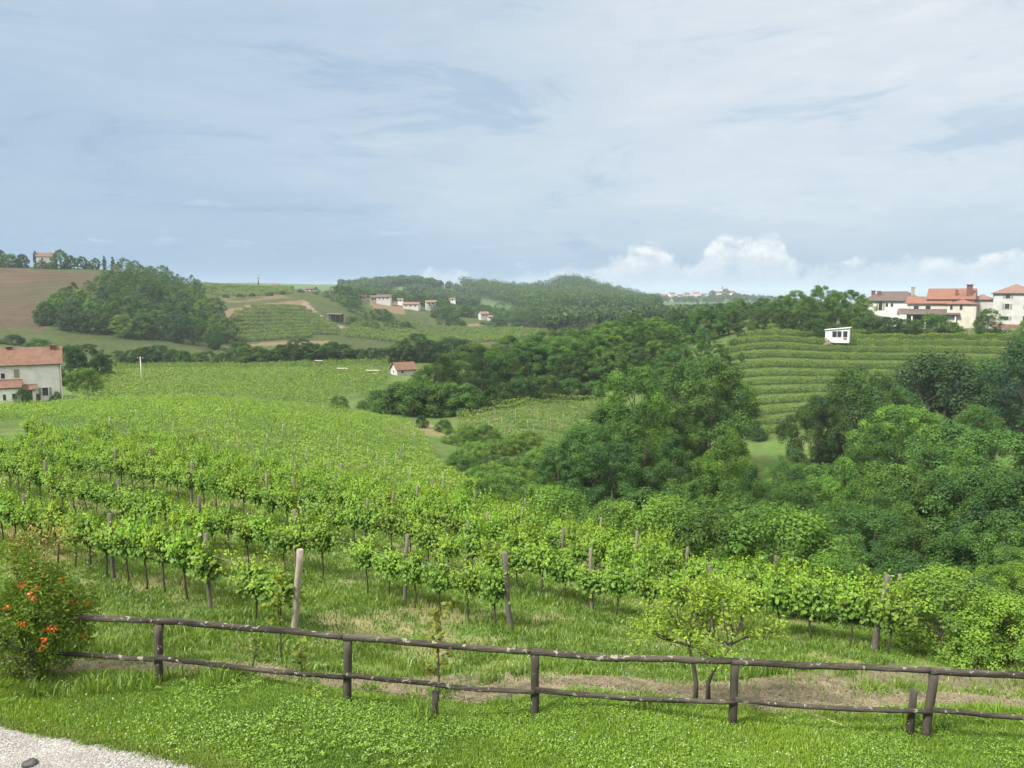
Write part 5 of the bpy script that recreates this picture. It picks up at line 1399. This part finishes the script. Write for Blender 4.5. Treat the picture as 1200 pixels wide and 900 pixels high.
# white low wall in front of the garden
q = gp(1128, 390); mb = MB(); mb.box((0, 0, .15), (10.5, .3, .9)); mb.box((0, 0, .64), (10.7, .42, .08)); tag(mb.build('garden_wall', M['white'], None, q, R(-2)), 'long low white garden wall below the orange-roofed house', 'wall')
q = gp(1068, 391); mb = MB(); mb.box((0, 0, .1), (1.2, .25, .5)); mb.box((0, 0, .37), (1.3, .35, .06)); tag(mb.build('garden_wall', M['white'], None, q), 'very short white wall piece left of the long garden wall', 'wall')
# white cabin at the head of the terraces
d = 187; p = gd(979, d); p.z = zpy(397.5, d)
cab = empty('cabin', p, R(-28), 'small white flat-roofed cabin at the edge of the skyline wood', 'cabin')
k = kk(d); mb = MB()
w = 5.4; mb.slab([(-w / 2, -1.2, -.8), (w / 2, -1.2, -.8), (w / 2, -1.2, 2.75), (-w / 2, -1.2, 2.15)], 2.4); mb.build('wall', M['white'], cab)
mb = MB(); mb.slab([(-w / 2 - .25, -1.5, 2.2), (w / 2 + .25, -1.5, 2.82), (w / 2 + .25, 1.5, 2.82), (-w / 2 - .25, 1.5, 2.2)], -.13); mb.build('roof', M['white'], cab)
for a, w_, h_, z_ in ((-.6, 1.0, 1.45, 1.25), (.5, .95, 1.45, 1.28), (1.8, .95, 1.5, 1.28)):
    mb = MB(); mb.box((a, -1.22, z_), (w_, .06, h_)); win = mb.build('window', M['glass'], cab)
    mb = MB(); mb.box((a, -1.245, z_ + h_ / 2 + .04), (w_ + .16, .05, .08)); mb.box((a, -1.245, z_ - h_ / 2 - .04), (w_ + .16, .05, .08)); mb.build('frame', M['white'], win)
mb = MB(); mb.box((1.8, -1.24, .2), (.8, .06, .5)); mb.build('door', M['redbase'], cab)
q = Vector((p.x - 3.1, p.y - 2.0, z1(p.x - 3.1, p.y - 2))); mb = MB(); mb.tube([(-1.2, 0, .35), (0, .1, .7), (1.2, 0, .3)], [.25, .45, .2], 8, jit=.25); tag(mb.build('rubble_pile', M['redbase'], None, q), 'low reddish rubble pile at the foot of the white cabin', 'rubble')

# ------------------------------------------------------------------ farther houses
def small_house(px, base, d, wpx, hpx, wall='plaster', roof='tile', rz=0, label='', rh=.35, name='house', roof_kind='gable', wins=2, depth=.75, group='houses of the far village', chim=True):
    k = kk(d); w = wpx * k / (abs(math.cos(R(rz))) + .5 * abs(math.sin(R(rz)))); h = hpx * k * (.82 if group and 'far village' in group else 1)
    p = Vector((xat(px, d), d, zpy(base, d)))
    f = House(name, label, p, R(rz), 'house', group)
    f.block((0, 0, 0), (w, w * depth, h * (1 - rh)), roof_kind, roof, wall, rh=h * rh, ov=.4, sink=h)
    for i in range(wins): f.window(-w / 2 + w * (i + .7) / (wins + .4), h * .40, max(.9, w * .09), max(1.1, h * .18), frame=wall)
    if chim: f.chimney(w * .22, 0, h * .85, h * .2, max(.6, w * .06), 'stone')
    return f
H = 'houses of the far village'
small_house(64, 309, 462, 22, 12, 'plaster', 'tile', 30, 'white farm on the ploughed hilltop with a red gable roof', .35, 'hilltop_farm', group='buildings on the ploughed hilltop')
small_house(111, 315, 460, 11, 4.5, 'white', 'tile_rose', 0, 'low white shed among the trees on the ploughed hilltop', .25, 'hilltop_shed', group='buildings on the ploughed hilltop', wins=1, chim=False)
small_house(143, 317, 452, 5, 5, 'plaster_grey', 'tile', 10, 'tiny pale hut beside the last hilltop cypress', .3, 'hilltop_shed', group='buildings on the ploughed hilltop', wins=1, chim=False)
small_house(66, 357, 372, 7, 5, 'stone', 'tile_brown', 20, 'tiny brown field hut on the ploughed slope', .35, 'field_hut', wins=1, chim=False, group='farm huts')
small_house(327, 338, 545, 7, 6, 'plaster_cream', 'tile', 10, 'small cream house on the skyline near the mast')
small_house(357, 345, 520, 9, 7, 'plaster_grey', 'tile_brown', 25, 'pale brown house at the top of the sandy track, lower of two')
small_house(368, 343, 530, 12, 8, 'plaster_cream', 'tile_brown', -15, 'brown roofed house at the top of the sandy track beside the grove')
small_house(387, 345, 535, 5, 6, 'plaster_cream', 'tile', 0, 'tiny cream house peeping out of the grove', wins=1)
small_house(427, 351, 525, 9, 6, 'stone', 'tile', 10, 'small stone house left of the wide white village house')
small_house(440, 353, 522, 9, 8, 'stone', 'tile_brown', 15, 'dark stone house joined to the wide white village house')
small_house(452, 353, 520, 16, 9, 'plaster_grey', 'tile_brown', 0, 'wide white village house above the sandy bank', wins=3)
small_house(471, 354, 530, 6, 5, 'white', 'tile_rose', 0, 'small white house between the sandy bank and the red-roofed house', wins=1)
small_house(484, 361, 515, 19, 8, 'plaster_grey', 'tile_orange', -6, 'red-roofed village house with long pale front', wins=3)
small_house(506, 358, 525, 13, 7, 'plaster_grey', 'tile_rose', 12, 'white village house right of the red-roofed one')
small_house(531, 353, 640, 7, 4, 'white', 'tile_rose', 0, 'tiny white house high on the wooded slope', wins=1)
small_house(567, 372, 515, 11, 8, 'plaster_grey', 'tile_rose', 25, 'pale gabled house alone at the edge of the far forest')
small_house(575, 374, 512, 7, 5, 'white', 'tile_rose', 10, 'low white outbuilding beside the lone gabled house', wins=1, chim=False)
# open dark barn on the sandy track
d = 395; p = Vector((xat(394, d), d, zpy(374, d))); b_ = empty('barn', p, R(-8), 'dark open-sided barn beside the sandy track', 'barn')
mb = MB(); mb.slab([(-4.2, -2.5, 2.6), (4.2, -2.5, 2.2), (4.2, 2.5, 2.6), (-4.2, 2.5, 3.0)], -.2); mb.build('roof', M['darkwood'], b_)
for a in (-3.8, -1.3, 1.3, 3.8):
    mb = MB(); mb.box((a, -2.2, .6), (.25, .25, 3.6)); mb.build('post', M['darkwood'], b_)
mb = MB(); mb.box((0, 2.2, .5), (8, .15, 4)); mb.build('wall', M['darkwood'], b_)
# white covers lying in the fields
for i, (a, b, d, w_, lab) in enumerate(((374, 424, 219, 2.2, 'small white sheet lying by the hedge at the field edge'), (402, 439, 190, 2.8, 'pale grey sheet lying among the vine rows'), (437, 442, 187, 3.4, 'long white sheet near the small cottage'))):
    q = gd(a, d); q.z += 1.75; n = 9
    mb = MB()
    for j in range(n - 1):
        x0, x1 = -w_ / 2 + w_ * j / (n - 1), -w_ / 2 + w_ * (j + 1) / (n - 1)
        z0, z1_ = .03 * math.sin(j * 1.3 + i), .03 * math.sin((j + 1) * 1.3 + i)
        mb.slab([(x0, -.5, z0), (x1, -.5, z1_), (x1, .5, z1_ + .12), (x0, .5, z0 + .12)], .03)
    bmesh.ops.remove_doubles(mb.b, verts=mb.b.verts[:], dist=.002)
    tag(mb.build('white_sheet', M['stone'], None, q), lab, 'sheet')
# skyline village with church
SV = [(707, 343, 7, 5, 'plaster_cream', 'tile_rose'), (727, 345, 6, 4, 'white', 'tile_rose'), (746, 351, 8, 5, 'white', 'tile_brown'), (757, 351, 7, 5, 'white', 'tile'), (764, 351, 7, 6, 'plaster_grey', 'tile'), (772, 353, 9, 5, 'plaster', 'tile'), (778, 350, 8, 5, 'plaster_cream', 'tile'), (786, 354, 10, 6, 'plaster_cream', 'tile_orange'),
      (769, 348, 7, 4, 'plaster_grey', 'tile'), (785, 347, 7, 4, 'plaster', 'tile_brown'), (795, 349, 6, 4, 'plaster', 'tile'), (802, 347, 7, 4, 'plaster_cream', 'tile'), (813, 346, 8, 4, 'plaster_grey', 'tile_rose'), (822, 348, 7, 4, 'plaster', 'tile'), (853, 346, 9, 5, 'plaster', 'tile'), (860, 348, 8, 4, 'plaster_cream', 'tile'), (867, 349, 7, 4, 'plaster_grey', 'tile_rose'), (832, 349, 7, 4, 'plaster', 'tile')]
for i, (a, b, w_, h_, wm, rm) in enumerate(sorted(SV)):
    cn = {'plaster_cream': 'cream', 'white': 'white', 'plaster_grey': 'greyish', 'plaster': 'off-white'}[wm]
    small_house(a, b + 1, 1480 + random.uniform(-25, 25), w_, h_ + 1, wm, rm, random.uniform(-25, 25), f'{cn} house of the skyline village, {ordinal(i)} counting from the forest hill', group='houses of the skyline village', wins=2, chim=False)
d = 1490; k = kk(d); p = Vector((xat(839, d), d, zpy(347, d)))
f = House('church', 'village church with slender tower standing above the skyline roofs', p, R(-10), 'church')
f.block((-3, 0, 0), (16, 9, 6), 'gable', 'tile', 'plaster', rh=3.2, sink=8)
for a in (-7, -3, 1): f.window(a, 3, 1.2, 2.4, frame='plaster')
mb = MB(); mb.box((7, 0, 4), (4, 4, 20)); mb.build('tower', M['plaster_cream'], f.e)
mb = MB(); mb.box((7, 0, 14.3), (4.6, 4.6, .6)); mb.tube([(7, 0, 14.6), (7, 0, 16), (7, 0, 20)], [2.4, 1.6, .15], 4, smooth=False); mb.build('spire', M['tile_rose'], f.e)
for a, b, w_ in ((847.5, 338, 1.1), (832, 340, 1.0), (858, 342, 1)):
    T('dense', a, b, 1480, DARK, w_, label={847.5: 'dark round tree right beside the church tower', 832: 'dark tree left of the church nave', 858: 'low dark tree past the church roofs'}[a])
# radio mast on the hill
d = 560; q = gd(307, d); h_ = at(307, 322, d).z - q.z
mast = empty('radio_mast', q, 0, 'thin grey radio mast standing on the skyline hill', 'mast')
mb = MB(); mb.tube([(0, 0, -1), (0, 0, h_)], [.55, .28], 6); mb.build('pole', M['darkwood'], mast)
mb = MB(); mb.box((0, 0, h_ - 1.2), (1.3, 1.3, 1.6)); mb.box((0, 0, h_ - 3.6), (1.1, 1.1, 1.0)); mb.build('antenna', M['plaster_grey'], mast)

# ------------------------------------------------------------------ air
mb = MB(); mb.box((0, 500, -18), (9600, 8400, 170)); 
m_, t, out = new_mat('haze_air')
v = t.node('ShaderNodeVolumePrincipled'); v.inputs['Color'].default_value = (.76, .88, 1.0, 1); v.inputs['Density'].default_value = HAZE; v.inputs['Anisotropy'].default_value = 0.0
t.l.new(v.outputs[0], out.inputs['Volume'])
tag(mb.build('haze', m_), 'thin blue summer haze over the valley', 'haze', kind='stuff')
for e in TREES:
    for k_ in ('_tone', '_kind', '_arr'):
        if k_ in e: del e[k_]
